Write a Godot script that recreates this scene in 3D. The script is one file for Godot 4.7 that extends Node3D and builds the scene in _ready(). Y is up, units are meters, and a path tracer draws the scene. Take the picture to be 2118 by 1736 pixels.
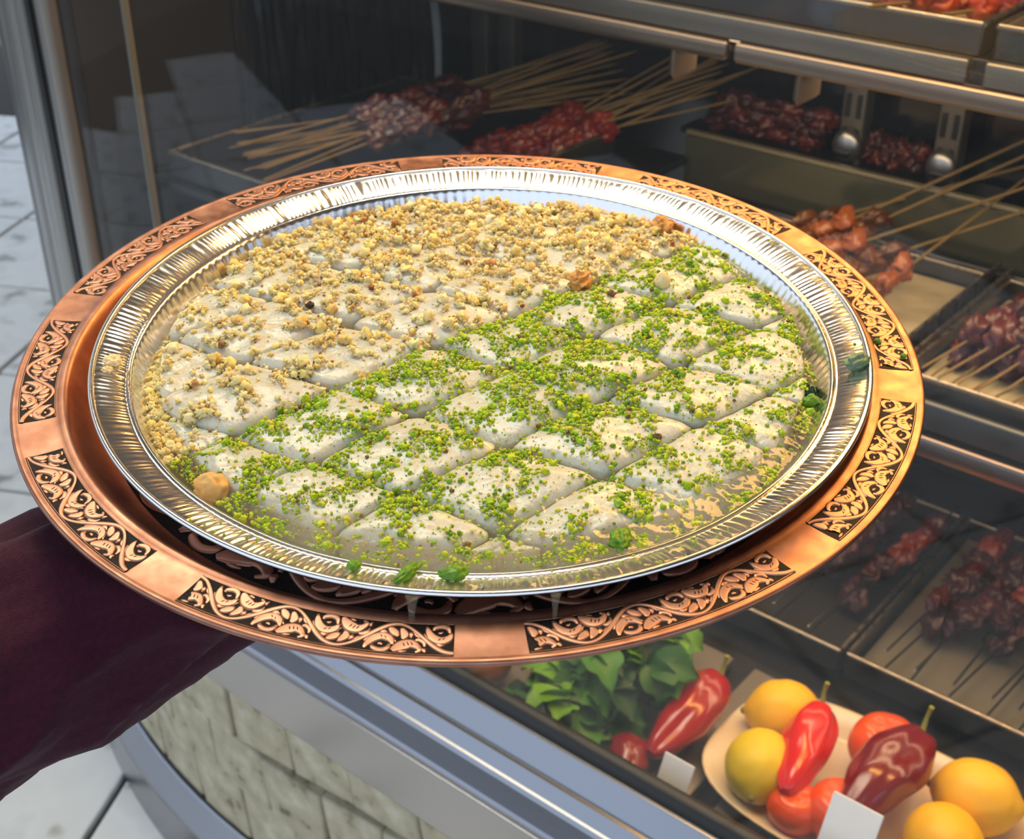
extends Node3D
# A copper tray with a foil pan of cut milk pastry, held before the glass of a kebab display counter.
# The counter runs along x, the case goes back along -z, the customer stands at +z; y is up, metres.

const YAW := 0.68766          # how far the view is turned off the counter's own axis
const TILT := 0.0899          # the tray leans towards the viewer
const FLOOR_Y := 0.06

var rng := RandomNumberGenerator.new()
var noise := FastNoiseLite.new()
var taken := {}
var tray_frame := Transform3D()
var copper: StandardMaterial3D
var copper_relief: StandardMaterial3D
var dark_fill: StandardMaterial3D
var foil: StandardMaterial3D
var pastry: StandardMaterial3D
var steel: StandardMaterial3D
var steel_warm: StandardMaterial3D
var steel_dark: StandardMaterial3D
var black_rubber: StandardMaterial3D
var cream: StandardMaterial3D
var wood_stick: StandardMaterial3D
var wool: StandardMaterial3D
var skin: StandardMaterial3D
var syrup_mat: StandardMaterial3D
var stone: Array = []
var marble: StandardMaterial3D


func _ready() -> void:
	rng.seed = 4711
	noise.seed = 12
	noise.noise_type = FastNoiseLite.TYPE_SIMPLEX_SMOOTH
	noise.frequency = 1.0
	noise.fractal_octaves = 1
	view_and_light()
	materials()
	var turn := Basis(Vector3.UP, YAW) * Basis(Vector3.RIGHT, TILT)
	tray_frame = Transform3D(turn, Vector3(-0.3706, 1.3112, -0.4199))
	setting()
	display_case()
	shelf_trays()
	skewers()
	front_produce()
	copper_tray()
	foil_pan()
	pastry_pieces()
	crumbs()
	syrup()
	loose_nuts()
	holder()


func view_and_light() -> void:
	var cam := Camera3D.new()
	cam.name = "camera"
	cam.position = Vector3(0, 1.6, 0)
	cam.rotation = Vector3(-0.53582, YAW, 0)
	cam.fov = 35.55
	cam.near = 0.02
	cam.far = 60.0
	var lens := CameraAttributesPhysical.new()
	lens.frustum_focal_length = 37.4
	lens.frustum_focus_distance = 0.57
	lens.frustum_near = 0.02
	lens.frustum_far = 60.0
	lens.exposure_aperture = 16.0
	cam.attributes = lens
	add_child(cam)
	cam.fov = 35.55
	cam.make_current()

	var sky_mat := ProceduralSkyMaterial.new()
	sky_mat.sky_top_color = Color(0.70, 0.75, 0.82)
	sky_mat.sky_horizon_color = Color(0.72, 0.76, 0.80)
	sky_mat.ground_bottom_color = Color(0.30, 0.30, 0.31)
	sky_mat.ground_horizon_color = Color(0.45, 0.46, 0.48)
	sky_mat.sun_angle_max = 1.0
	var sky := Sky.new()
	sky.sky_material = sky_mat
	var env := Environment.new()
	env.background_mode = Environment.BG_SKY
	env.sky = sky
	env.background_energy_multiplier = 2.2
	env.tonemap_mode = Environment.TONE_MAPPER_LINEAR
	env.tonemap_exposure = 1.0
	env.sdfgi_enabled = true
	env.ssao_enabled = true
	env.ssil_enabled = true
	var world := WorldEnvironment.new()
	world.name = "world_environment"
	world.environment = env
	add_child(world)

	lamp("lamp_bar", "long warm lamp bar hung above the glass of the display case", Vector3(-0.28, 1.97, -1.22), Vector3(-0.28, 1.25, -0.62), Vector2(1.2, 0.13), Color(1.0, 0.74, 0.40), 1.55)
	lamp("ceiling_lamp", "warm white panel lamp on the ceiling before the display case", Vector3(-1.25, 2.98, -0.72), Vector3(-1.25, 0.0, -0.67), Vector2(2.0, 0.6), Color(1.0, 0.93, 0.80), 3.3)
	lamp("shelf_lamp", "added unseen warm strip lamp under the middle shelf of the display case", Vector3(-0.2, 0.812, -1.34), Vector3(-0.2, 0.4, -1.32), Vector2(1.3, 0.02), Color(1.0, 0.84, 0.66), 0.12)  # added fill light to brighten the lower trays, no strip known there
	lamp("shelf_lamp", "added unseen warm strip lamp under the upper shelf of the display case", Vector3(-0.25, 1.188, -1.40), Vector3(-0.25, 0.5, -1.36), Vector2(1.5, 0.03), Color(1.0, 0.86, 0.66), 0.42)  # added fill for the middle shelf and the lemons, itself unseen


# A lamp is a housing with a softly glowing face and an area light of that size just before the face.
func lamp(called: String, label: String, at: Vector3, towards: Vector3, size: Vector2, color: Color, energy: float) -> void:
	var o := thing(called, label, "lamp", at)
	o.transform = Transform3D(Basis.IDENTITY, at).looking_at(towards, Vector3.FORWARD if absf(at.x - towards.x) < 0.5 else Vector3.UP)
	var h := MB.new()
	h.box(Vector3(0, 0, 0.03), Vector3(size.x + 0.03, size.y + 0.03, 0.05), 0.006)
	part(o, "housing", h, plain(Color(0.35, 0.35, 0.36), 0.4, 0.6))
	var glow := plain(Color(0.9, 0.85, 0.75), 0.5)
	glow.emission_enabled = true
	glow.emission = color
	glow.emission_energy_multiplier = 1.6
	var f := MB.new()
	f.box(Vector3(0, 0, 0.003), Vector3(size.x, size.y, 0.004), 0.001)
	part(o, "lamp_face", f, glow)
	var l := AreaLight3D.new()
	l.name = "light"
	l.area_size = size
	l.light_color = color
	l.light_energy = energy
	l.shadow_enabled = true
	l.position = Vector3(0, 0, -0.006)
	l.set("area_range", 12.0)
	l.set("area_attenuation", 2.0)
	o.add_child(l)


# ---------------------------------------------------------------- mesh building

class MB:
	var v := PackedVector3Array()
	var c := PackedColorArray()
	var t := PackedInt32Array()
	var col := Color.WHITE
	var soft_off := []      # vertex ranges that keep flat faces are simply not shared

	func add(p: Vector3) -> int:
		v.append(p)
		c.append(col)
		return v.size() - 1

	func tri(a: int, b: int, d: int) -> void:   # counter-clockwise seen from outside
		t.append(a)
		t.append(b)
		t.append(d)

	func quad(a: int, b: int, d: int, e: int) -> void:
		tri(a, b, d)
		tri(a, d, e)

	# rows of points; rows run "upwards", columns counter-clockwise seen from outside
	func grid(rows: Array, wrap: bool) -> void:
		var base := v.size()
		var n: int = rows[0].size()
		for r in rows:
			for p in r:
				add(p)
		for j in rows.size() - 1:
			for i in (n if wrap else n - 1):
				var a := base + j * n + i
				var b := base + j * n + (i + 1) % n
				quad(a, b, b + n, a + n)

	func fan(ring: Array, tip: Vector3, up: bool) -> void:
		var k := add(tip)
		var s := v.size()
		for p in ring:
			add(p)
		for i in ring.size():
			var a := s + i
			var b := s + (i + 1) % ring.size()
			if up:
				tri(a, b, k)
			else:
				tri(b, a, k)

	# profile of Vector2(radius, height) going from the outside-bottom over the top: outward normal on the right-hand side of the walk turned to the left
	func lathe(profile: Array, segs: int) -> void:
		var rows := []
		for p in profile:
			var r := []
			for i in segs:
				var a := TAU * i / segs
				r.append(Vector3(p.x * cos(a), p.y, -p.x * sin(a)))
			rows.append(r)
		grid(rows, true)

	func tube(path: Array, radii: Array, sides: int, caps := true, flat := 1.0) -> void:
		var rows := []
		var up := Vector3.UP
		for i in path.size():
			var d: Vector3 = (path[mini(i + 1, path.size() - 1)] - path[maxi(i - 1, 0)]).normalized()
			if absf(d.dot(up)) > 0.95:
				up = Vector3.RIGHT if absf(d.x) < 0.9 else Vector3.FORWARD
			var x := up.cross(d).normalized()
			var y := d.cross(x).normalized()
			up = y
			var r := []
			for k in sides:
				var a := TAU * k / sides
				r.append(path[i] + (x * cos(a) + y * sin(a) * flat) * radii[i])
			rows.append(r)
		grid(rows, true)
		if caps:
			fan(rows[0], path[0], false)
			fan(rows[-1], path[-1], true)

	func box(at: Vector3, size: Vector3, bevel := 0.002, turn := Basis.IDENTITY) -> void:
		var h := size / 2.0
		var b := minf(bevel, minf(h.x, minf(h.y, h.z)) * 0.9)
		var sets := [[Vector3.RIGHT, Vector3.UP, Vector3.BACK], [Vector3.LEFT, Vector3.BACK, Vector3.UP], [Vector3.UP, Vector3.BACK, Vector3.RIGHT], [Vector3.DOWN, Vector3.RIGHT, Vector3.BACK], [Vector3.BACK, Vector3.RIGHT, Vector3.UP], [Vector3.FORWARD, Vector3.UP, Vector3.RIGHT]]
		var corner := {}
		for s in sets:
			var n: Vector3 = s[0]
			var x: Vector3 = s[1]
			var y: Vector3 = s[2]
			var q := []
			for k in [[-1, -1], [1, -1], [1, 1], [-1, 1]]:
				var p: Vector3 = n * n.abs().dot(h) + x * (x.abs().dot(h) - b) * k[0] + y * (y.abs().dot(h) - b) * k[1]
				var id := add(at + turn * p)
				q.append(id)
				var key: Vector3 = (n + x * k[0] + y * k[1]).round()
				if not corner.has(key):
					corner[key] = {}
				corner[key][n.round()] = id
			quad(q[0], q[1], q[2], q[3])
		# bevel strips and corners
		for ax in 3:
			for s1 in [-1, 1]:
				for s2 in [-1, 1]:
					var n1 := Vector3.ZERO
					var n2 := Vector3.ZERO
					var e := Vector3.ZERO
					n1[(ax + 1) % 3] = s1
					n2[(ax + 2) % 3] = s2
					e[ax] = 1.0
					var ka := n1 + n2 - e
					var kb := n1 + n2 + e
					var a: int = corner[ka][n1]
					var bb: int = corner[kb][n1]
					var cc: int = corner[kb][n2]
					var dd: int = corner[ka][n2]
					if s1 * s2 > 0:
						quad(a, dd, cc, bb)
					else:
						quad(a, bb, cc, dd)
		for key in corner:
			var k: Vector3 = key
			var a: int = corner[key][Vector3(k.x, 0, 0)]
			var bb: int = corner[key][Vector3(0, k.y, 0)]
			var cc: int = corner[key][Vector3(0, 0, k.z)]
			if k.x * k.y * k.z > 0:
				tri(a, bb, cc)
			else:
				tri(a, cc, bb)

	# a rounded body: unit sphere scaled and pushed by a function of direction
	func ball(at: Vector3, radii: Vector3, rings: int, segs: int, push: Variant = null, turn := Basis.IDENTITY) -> void:
		var rows := []
		for j in rings + 1:
			var lat := -PI / 2 + PI * j / rings
			var r := []
			for i in segs:
				var lon := TAU * i / segs
				var d := Vector3(cos(lat) * cos(lon), sin(lat), -cos(lat) * sin(lon))
				var k: float = push.call(d) if push != null else 1.0
				r.append(at + turn * (d * radii * k))
			rows.append(r)
		grid(rows, true)

	func mesh(colored := false) -> ArrayMesh:
		var n := PackedVector3Array()
		n.resize(v.size())
		# vertices that coincide inside one smooth patch (poles, seams) share their normal through a weld of positions of the same patch only when they are neighbours by index
		for i in range(0, t.size(), 3):
			var a := v[t[i]]
			var f := (v[t[i + 1]] - a).cross(v[t[i + 2]] - a)
			n[t[i]] += f
			n[t[i + 1]] += f
			n[t[i + 2]] += f
		for i in n.size():
			n[i] = n[i].normalized() if n[i].length_squared() > 1e-24 else Vector3.UP
		var idx := PackedInt32Array()
		idx.resize(t.size())
		for i in range(0, t.size(), 3):
			idx[i] = t[i]
			idx[i + 1] = t[i + 2]
			idx[i + 2] = t[i + 1]
		var arr := []
		arr.resize(Mesh.ARRAY_MAX)
		arr[Mesh.ARRAY_VERTEX] = v
		arr[Mesh.ARRAY_NORMAL] = n
		if colored:
			arr[Mesh.ARRAY_COLOR] = c
		arr[Mesh.ARRAY_INDEX] = idx
		var m := ArrayMesh.new()
		m.add_surface_from_arrays(Mesh.PRIMITIVE_TRIANGLES, arr)
		return m


# ---------------------------------------------------------------- things, parts and the setting

func numbered(called: String) -> String:
	if not taken.has(called):
		taken[called] = 0
		return called
	taken[called] += 1
	return "%s_%03d" % [called, taken[called]]


func tag(o: Node, label: String, category: String, group := "", kind := "") -> void:
	o.set_meta("label", label)
	if category:
		o.set_meta("category", category)
	if group:
		o.set_meta("group", group)
	if kind:
		o.set_meta("kind", kind)


func thing(called: String, label: String, category: String, at := Vector3.ZERO, group := "") -> Node3D:
	var o := Node3D.new()
	o.name = numbered(called)
	o.position = at
	tag(o, label, category, group)
	add_child(o)
	return o


func single(called: String, label: String, category: String, m: Mesh, mat: Material, where: Transform3D, group := "", kind := "") -> MeshInstance3D:
	var o := MeshInstance3D.new()
	o.name = numbered(called)
	o.mesh = m
	o.material_override = mat
	o.transform = where
	tag(o, label, category, group, kind)
	add_child(o)
	return o


func part(parent: Node3D, called: String, shape, mat: Material, where := Transform3D.IDENTITY, colored := false) -> MeshInstance3D:
	var o := MeshInstance3D.new()
	o.name = called
	o.mesh = shape if shape is Mesh else shape.mesh(colored)
	o.material_override = mat
	o.transform = where
	parent.add_child(o, true)
	return o


func struct(called: String, shape, mat: Material, label := "") -> MeshInstance3D:
	var o := MeshInstance3D.new()
	o.name = numbered(called)
	o.mesh = shape if shape is Mesh else shape.mesh()
	o.material_override = mat
	o.set_meta("kind", "structure")
	if label:
		o.set_meta("label", label)
	add_child(o)
	return o


func copy(o: Node3D, label := "", group := "") -> Node3D:
	var c: Node3D = o.duplicate()
	var base := String(o.name)
	var cut := RegEx.create_from_string("_\\d{3}$").search(base)
	if cut:
		base = base.substr(0, cut.get_start())
	c.name = numbered(base)
	if label:
		c.set_meta("label", label)
	if group:
		c.set_meta("group", group)
	add_child(c)
	return c


# ---------------------------------------------------------------- materials

func plain(color: Color, rough := 0.5, metal := 0.0) -> StandardMaterial3D:
	var m := StandardMaterial3D.new()
	m.albedo_color = color
	m.roughness = rough
	m.metallic = metal
	return m


func noise_tex(freq: float, colors: Array, offsets: Array, seed_no := 1, size := 512, octaves := 4, type := FastNoiseLite.TYPE_SIMPLEX_SMOOTH) -> NoiseTexture2D:
	var n := FastNoiseLite.new()
	n.seed = seed_no
	n.noise_type = type
	n.frequency = freq
	n.fractal_octaves = octaves
	var g := Gradient.new()
	g.colors = PackedColorArray(colors)
	g.offsets = PackedFloat32Array(offsets)
	var tx := NoiseTexture2D.new()
	tx.width = size
	tx.height = size
	tx.seamless = true
	tx.noise = n
	tx.color_ramp = g
	return tx


func bump_tex(freq: float, seed_no := 1, strength := 4.0, type := FastNoiseLite.TYPE_SIMPLEX_SMOOTH) -> NoiseTexture2D:
	var n := FastNoiseLite.new()
	n.seed = seed_no
	n.noise_type = type
	n.frequency = freq
	n.fractal_octaves = 3
	var tx := NoiseTexture2D.new()
	tx.width = 512
	tx.height = 512
	tx.seamless = true
	tx.as_normal_map = true
	tx.bump_strength = strength
	tx.noise = n
	return tx


func triplanar(m: StandardMaterial3D, scale: float, world := false) -> void:
	m.uv1_triplanar = true
	m.uv1_world_triplanar = world
	m.uv1_scale = Vector3.ONE * scale


func materials() -> void:
	copper = plain(Color.WHITE, 1.0, 1.0)
	copper.albedo_texture = noise_tex(0.012, [Color(0.64, 0.46, 0.39), Color(0.69, 0.51, 0.44), Color(0.74, 0.56, 0.48)], [0.25, 0.5, 0.8], 5)
	copper.roughness_texture = noise_tex(0.02, [Color(0.36, 0.36, 0.36), Color(0.46, 0.46, 0.46)], [0.2, 0.8], 8)
	copper.normal_enabled = true
	copper.normal_texture = bump_tex(0.01, 21, 1.0)
	copper.normal_scale = 0.1
	triplanar(copper, 9.0)
	copper_relief = plain(Color(0.73, 0.55, 0.47), 0.42, 1.0)
	dark_fill = plain(Color(0.11, 0.085, 0.08), 0.55, 0.5)
	dark_fill.normal_enabled = true
	dark_fill.normal_texture = bump_tex(0.08, 3, 6.0, FastNoiseLite.TYPE_CELLULAR)
	triplanar(dark_fill, 30.0)
	foil = plain(Color(0.90, 0.90, 0.91), 0.20, 1.0)
	foil.normal_enabled = true
	foil.normal_texture = bump_tex(0.02, 9, 2.0)
	foil.normal_scale = 0.2
	triplanar(foil, 14.0)
	pastry = plain(Color.WHITE, 0.36)
	pastry.albedo_texture = noise_tex(0.02, [Color(0.77, 0.80, 0.78), Color(0.78, 0.79, 0.74), Color(0.77, 0.75, 0.67), Color(0.75, 0.70, 0.59)], [0.40, 0.60, 0.80, 0.97], 31)
	pastry.normal_enabled = true
	pastry.normal_texture = bump_tex(0.03, 44, 6.0)
	pastry.normal_scale = 0.6
	pastry.subsurf_scatter_enabled = true
	pastry.subsurf_scatter_strength = 0.4
	pastry.clearcoat_enabled = true
	pastry.clearcoat = 0.35
	pastry.clearcoat_roughness = 0.18
	triplanar(pastry, 16.0)
	steel = plain(Color(0.56, 0.57, 0.60), 0.24, 1.0)
	steel.normal_enabled = true
	steel.normal_texture = bump_tex(0.006, 13, 1.0)
	steel.normal_scale = 0.15
	triplanar(steel, 3.0)
	steel_warm = plain(Color(0.60, 0.56, 0.50), 0.34, 1.0)
	steel_warm.roughness_texture = noise_tex(0.03, [Color(0.25, 0.25, 0.25), Color(0.5, 0.5, 0.5)], [0.3, 0.7], 17)
	steel_warm.roughness = 1.0
	triplanar(steel_warm, 4.0)
	steel_dark = plain(Color(0.28, 0.28, 0.29), 0.35, 0.9)
	black_rubber = plain(Color(0.075, 0.08, 0.085), 0.45)
	cream = plain(Color.WHITE, 0.45)
	cream.albedo_texture = noise_tex(0.01, [Color(0.66, 0.60, 0.47), Color(0.73, 0.67, 0.54)], [0.3, 0.7], 19, 256)
	triplanar(cream, 4.0)
	wood_stick = plain(Color(0.44, 0.36, 0.20), 0.6)
	wool = plain(Color.WHITE, 0.95)
	wool.albedo_texture = noise_tex(0.05, [Color(0.20, 0.006, 0.105), Color(0.26, 0.02, 0.145)], [0.3, 0.7], 23, 256)
	wool.normal_enabled = true
	wool.normal_texture = bump_tex(0.09, 25, 8.0)
	wool.normal_scale = 0.6
	wool.rim_enabled = true
	wool.rim = 0.12
	wool.rim_tint = 0.8
	triplanar(wool, 24.0)
	skin = plain(Color(0.72, 0.50, 0.38), 0.5)
	skin.subsurf_scatter_enabled = true
	skin.subsurf_scatter_strength = 0.1
	syrup_mat = plain(Color(0.84, 0.84, 0.72, 0.08), 0.05)
	syrup_mat.metallic_specular = 0.28
	syrup_mat.transparency = BaseMaterial3D.TRANSPARENCY_ALPHA
	for k in 3:
		var s := plain(Color.WHITE, 0.55)
		s.albedo_texture = noise_tex(0.012, [Color(0.40, 0.37, 0.28), Color(0.63, 0.60, 0.50), Color(0.69, 0.66, 0.56), Color(0.75, 0.73, 0.64)], [0.06, 0.24, 0.6, 0.9], 50 + k)
		s.normal_enabled = true
		s.normal_texture = bump_tex(0.03, 60 + k, 3.0)
		triplanar(s, 3.5, true)
		stone.append(s)
	marble = plain(Color.WHITE, 0.22)
	marble.albedo_texture = noise_tex(0.005, [Color(0.50, 0.52, 0.50), Color(0.80, 0.82, 0.82), Color(0.86, 0.88, 0.89), Color(0.84, 0.86, 0.87), Color(0.62, 0.62, 0.58)], [0.06, 0.2, 0.5, 0.8, 0.98], 71)
	triplanar(marble, 1.6, true)


# ---------------------------------------------------------------- floor and walls

func setting() -> void:
	var joint := plain(Color(0.23, 0.22, 0.19), 0.8)
	var slab := MB.new()
	slab.box(Vector3(-1.0, FLOOR_Y - 0.06, -1.0), Vector3(9.0, 0.1, 8.0), 0.002)
	var fl := struct("floor", slab, joint, "white marble tiled shop floor with dark joints")
	# tiles are laid at an angle to the counter, their joints are dark
	var side := 0.46
	var tile := MB.new()
	tile.box(Vector3.ZERO, Vector3(side - 0.012, 0.02, side - 0.012), 0.003)
	var tm := tile.mesh()
	var turn := Basis(Vector3.UP, deg_to_rad(27.0))
	for i in range(-9, 10):
		for j in range(-8, 9):
			var p := turn * Vector3(i * side, 0, j * side) + Vector3(-1.62, FLOOR_Y - 0.005, -0.66)
			if p.x > -0.9 and p.z < -0.75 or p.x > 2.6 or p.x < -4.6 or p.z > 2.0 or p.z < -3.6:
				continue
			part(fl, "floor_tile", tm, marble, Transform3D(turn, p))
	var wall := plain(Color(0.30, 0.29, 0.27), 0.7)
	var w := MB.new()
	w.box(Vector3(-1.0, 1.6, -3.9), Vector3(9.0, 3.2, 0.15), 0.01)
	struct("wall_back", w, wall, "dim wall behind the display case")
	var ce := MB.new()
	ce.box(Vector3(-1.0, 3.1, -1.5), Vector3(9.0, 0.12, 5.4), 0.01)
	struct("ceiling", ce, plain(Color(0.50, 0.49, 0.46), 0.8), "plain ceiling over the counter, open towards the street")


# ---------------------------------------------------------------- the display case

# The front of the counter: straight for x > -1.04, bending back to the left beyond.
func front(x_or_s: float, out: float) -> Vector3:
	if x_or_s >= -1.04:
		return Vector3(x_or_s, 0, out)
	var a := (-1.04 - x_or_s) / 1.2
	var r := 1.2 + (out + 0.70)
	return Vector3(-1.04 - sin(a) * r, 0, -1.90 + cos(a) * r)


# A profile of Vector2(z of the straight front, y), swept along the front from right to left.
func sweep(profile: Array, from_x: float, to_x: float, steps: int, closed := true) -> MB:
	var m := MB.new()
	var pts := profile.duplicate()
	if closed:
		pts.append(profile[0])
	for k in pts.size() - 1:     # each facet its own strip: edges stay crisp
		var rows := [[], []]
		for i in steps + 1:
			var s := lerpf(from_x, to_x, float(i) / steps)
			for e in 2:
				var p: Vector2 = pts[k + e]
				var f := front(s, p.x)
				rows[e].append(Vector3(f.x, p.y, f.z))
		m.grid(rows, false)
	return m


func rounded(points: Array, by: float) -> Array:
	var out := []
	for i in points.size():
		var a: Vector2 = points[(i - 1 + points.size()) % points.size()]
		var b: Vector2 = points[i]
		var c: Vector2 = points[(i + 1) % points.size()]
		var r := minf(by, minf(a.distance_to(b), b.distance_to(c)) * 0.4)
		var p := b + (a - b).normalized() * r
		var q := b + (c - b).normalized() * r
		out.append(p)
		out.append((p + q + b * 2.0) / 4.0)
		out.append(q)
	return out


func display_case() -> void:
	var o := thing("display_case", "glass-fronted refrigerated display counter with steel trim over pale stone cladding", "display case", Vector3(-0.4, FLOOR_Y, -1.2))
	var home := Transform3D(Basis.IDENTITY, -o.position)
	var L := 0.75
	var R := -1.62
	# counter body and its plinth
	var body := sweep([Vector2(-0.755, 0.06), Vector2(-0.755, 0.60), Vector2(-0.80, 0.60), Vector2(-0.80, 0.06)], L, R, 40)
	part(o, "counter_body", body, plain(Color(0.17, 0.16, 0.14), 0.9), home)
	part(o, "plinth", sweep(rounded([Vector2(-0.70, 0.062), Vector2(-0.70, 0.165), Vector2(-0.725, 0.205), Vector2(-0.76, 0.205), Vector2(-0.76, 0.062)], 0.003), L, R, 48), steel, home)
	part(o, "fascia", sweep(rounded([Vector2(-0.70, 0.515), Vector2(-0.70, 0.599), Vector2(-0.74, 0.600), Vector2(-0.75, 0.515)], 0.003), L, R, 48), plain(Color(0.66, 0.67, 0.68), 0.2, 0.9), home)
	var ledge := [Vector2(-0.705, 0.596), Vector2(-0.701, 0.600), Vector2(-0.701, 0.606), Vector2(-0.704, 0.609), Vector2(-0.708, 0.618), Vector2(-0.713, 0.630), Vector2(-0.716, 0.634), Vector2(-0.7185, 0.635), Vector2(-0.727, 0.646), Vector2(-0.728, 0.6475), Vector2(-0.7315, 0.648), Vector2(-0.7325, 0.651), Vector2(-0.746, 0.669), Vector2(-0.749, 0.673), Vector2(-0.754, 0.674), Vector2(-0.754, 0.60), Vector2(-0.73, 0.596)]
	part(o, "trim_rail", sweep(ledge, L, R, 56), steel, home)
	part(o, "glass_gasket", sweep(rounded([Vector2(-0.752, 0.64), Vector2(-0.752, 0.679), Vector2(-0.757, 0.686), Vector2(-0.764, 0.689), Vector2(-0.773, 0.682), Vector2(-0.776, 0.64)], 0.002), L, R, 48), black_rubber, home)
	part(o, "inner_rail", sweep(rounded([Vector2(-0.774, 0.60), Vector2(-0.774, 0.637), Vector2(-0.778, 0.640), Vector2(-0.808, 0.640), Vector2(-0.810, 0.60)], 0.002), L, R, 40), steel_dark, home)
	stone_cladding(o, home)

	# panes: two front panes with a joint, and the pane that turns the corner
	var glass := plain(Color(0.42, 0.44, 0.44, 0.05), 0.0)
	glass.transparency = BaseMaterial3D.TRANSPARENCY_ALPHA
	glass.metallic_specular = 0.3
	part(o, "glass_pane", sweep([Vector2(-0.757, 0.68), Vector2(-0.757, 1.74), Vector2(-0.763, 1.74), Vector2(-0.763, 0.68)], L, -1.112, 30), glass, home)
	part(o, "glass_pane", sweep([Vector2(-0.757, 0.68), Vector2(-0.757, 1.74), Vector2(-0.763, 1.74), Vector2(-0.763, 0.68)], -1.118, -1.300, 8), glass, home)
	var seam := MB.new()
	var sp := front(-1.115, -0.760)
	seam.box(Vector3(sp.x, 1.21, sp.z), Vector3(0.005, 1.06, 0.008), 0.001)
	part(o, "glass_joint", seam, plain(Color(0.40, 0.40, 0.36), 0.3), home)

	# corner post of rails, greys painted to imitate stripes reflected in its metal
	var rails := [[-1.291, 0.014, 0.66], [-1.313, 0.030, 0.17], [-1.341, 0.024, 0.11], [-1.366, 0.018, 0.66], [-1.381, 0.010, 0.20], [-1.395, 0.015, 0.70], [-1.410, 0.012, 0.22], [-1.438, 0.040, 0.62], [-1.474, 0.028, 0.52], [-1.505, 0.030, 0.30]]
	for r in rails:
		var f := front(r[0], -0.758)
		var m := MB.new()
		m.box(Vector3(f.x, 1.20, f.z + (0.004 if r[2] > 0.5 else -0.004)), Vector3(r[1], 1.10, 0.022), 0.004, Basis(Vector3.UP, -(-1.04 - r[0]) / 1.2))
		part(o, "corner_rail", m, plain(Color(r[2], r[2], r[2] * 0.98), 0.3, 0.85), home)
	var core := MB.new()
	core.box(Vector3(-1.405, 1.19, -0.852), Vector3(0.20, 1.09, 0.02), 0.003, Basis(Vector3.UP, -0.32))
	part(o, "corner_post", core, steel_dark, home)

	# shell: deck, back, roof, ends
	var inside := plain(Color(0.16, 0.155, 0.15), 0.28, 0.75)
	var sh := MB.new()
	sh.box(Vector3(-0.40, 0.465, -1.29), Vector3(2.30, 0.03, 0.94), 0.004)
	part(o, "deck_tray", sh, plain(Color(0.03, 0.03, 0.035), 0.5, 0.0), home)
	var bk := MB.new()
	bk.box(Vector3(-0.48, 1.1, -1.775), Vector3(2.48, 1.28, 0.03), 0.004)
	part(o, "back_panel", bk, plain(Color(0.30, 0.30, 0.29), 0.16, 0.95), home)
	var rf := MB.new()
	rf.box(Vector3(-0.50, 1.765, -1.56), Vector3(2.6, 0.05, 0.44), 0.01)
	part(o, "roof_panel", rf, steel_dark, home)
	var er := MB.new()
	er.box(Vector3(0.755, 1.1, -1.28), Vector3(0.03, 1.28, 0.95), 0.004)
	part(o, "end_panel", er, inside, home)
	var el := MB.new()
	el.box(Vector3(-1.63, 0.69, -1.36), Vector3(0.02, 0.44, 0.78), 0.004)
	part(o, "end_panel", el, inside, home)
	# dark rippled panel standing at the left end of the case, and the plain one before it
	var rp := MB.new()
	var rows := []
	for j in 90:
		var r := []
		var y := 0.62 + 1.1 * j / 89.0
		for i in 130:
			var z := -1.28 - 0.0 - 0.47 * i / 129.0
			var x := -1.60 - (i / 129.0) * 0.02
			var wv := noise.get_noise_3d(i * 0.55, j * 0.07, 3.0) * 0.007 + noise.get_noise_3d(i * 0.22, j * 0.05, 9.0) * 0.008
			r.append(Vector3(x + wv, y, z))
		rows.append(r)
	rp.grid(rows, false)
	part(o, "rippled_panel", rp, plain(Color(0.20, 0.20, 0.21), 0.16, 0.5), home)
	var pp := MB.new()
	pp.box(Vector3(-1.606, 1.17, -1.13), Vector3(0.012, 1.1, 0.34), 0.003)
	part(o, "smooth_panel", pp, plain(Color(0.20, 0.19, 0.17), 0.35, 0.3), home)

	# slotted deck plates before the lower trays
	var plate_mat := plain(Color(0.52, 0.50, 0.47), 0.5, 0.7)
	for i in 16:
		var m := MB.new()
		m.box(Vector3(-1.02 + i * 0.0815, 0.4935, -1.02), Vector3(0.052, 0.012, 0.272), 0.002)
		part(o, "deck_plate", m, plate_mat, home)
	var fs := MB.new()
	fs.box(Vector3(-0.42, 0.493, -0.855), Vector3(2.0, 0.010, 0.05), 0.002)
	part(o, "deck_rim", fs, steel_dark, home)

	# middle shelf: a stepped lip and its top sheet
	var ms := MB.new()
	ms.box(Vector3(-0.155, 0.862, -1.435), Vector3(1.70, 0.008, 0.37), 0.001)
	part(o, "middle_shelf", ms, steel_warm, home)
	var l1 := MB.new()
	l1.box(Vector3(-0.155, 0.866, -1.255), Vector3(1.70, 0.034, 0.012), 0.003)
	part(o, "shelf_lip", l1, plain(Color(0.36, 0.37, 0.37), 0.4, 0.85), home)
	var l2 := MB.new()
	l2.box(Vector3(-0.155, 0.832, -1.246), Vector3(1.70, 0.026, 0.014), 0.004)
	part(o, "shelf_edge", l2, plain(Color(0.52, 0.47, 0.45), 0.3, 0.95), home)
	var l3 := MB.new()
	l3.box(Vector3(-0.155, 0.818, -1.27), Vector3(1.70, 0.012, 0.03), 0.003)
	part(o, "shelf_edge", l3, plain(Color(0.40, 0.36, 0.34), 0.35, 0.9), home)
	# a dark-green glass riser behind it
	var gr := MB.new()
	gr.box(Vector3(-0.30, 0.905, -1.63), Vector3(1.40, 0.13, 0.008), 0.001)
	part(o, "riser_panel", gr, plain(Color(0.30, 0.31, 0.26), 0.14, 0.4), home)
	var rr := MB.new()
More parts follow.
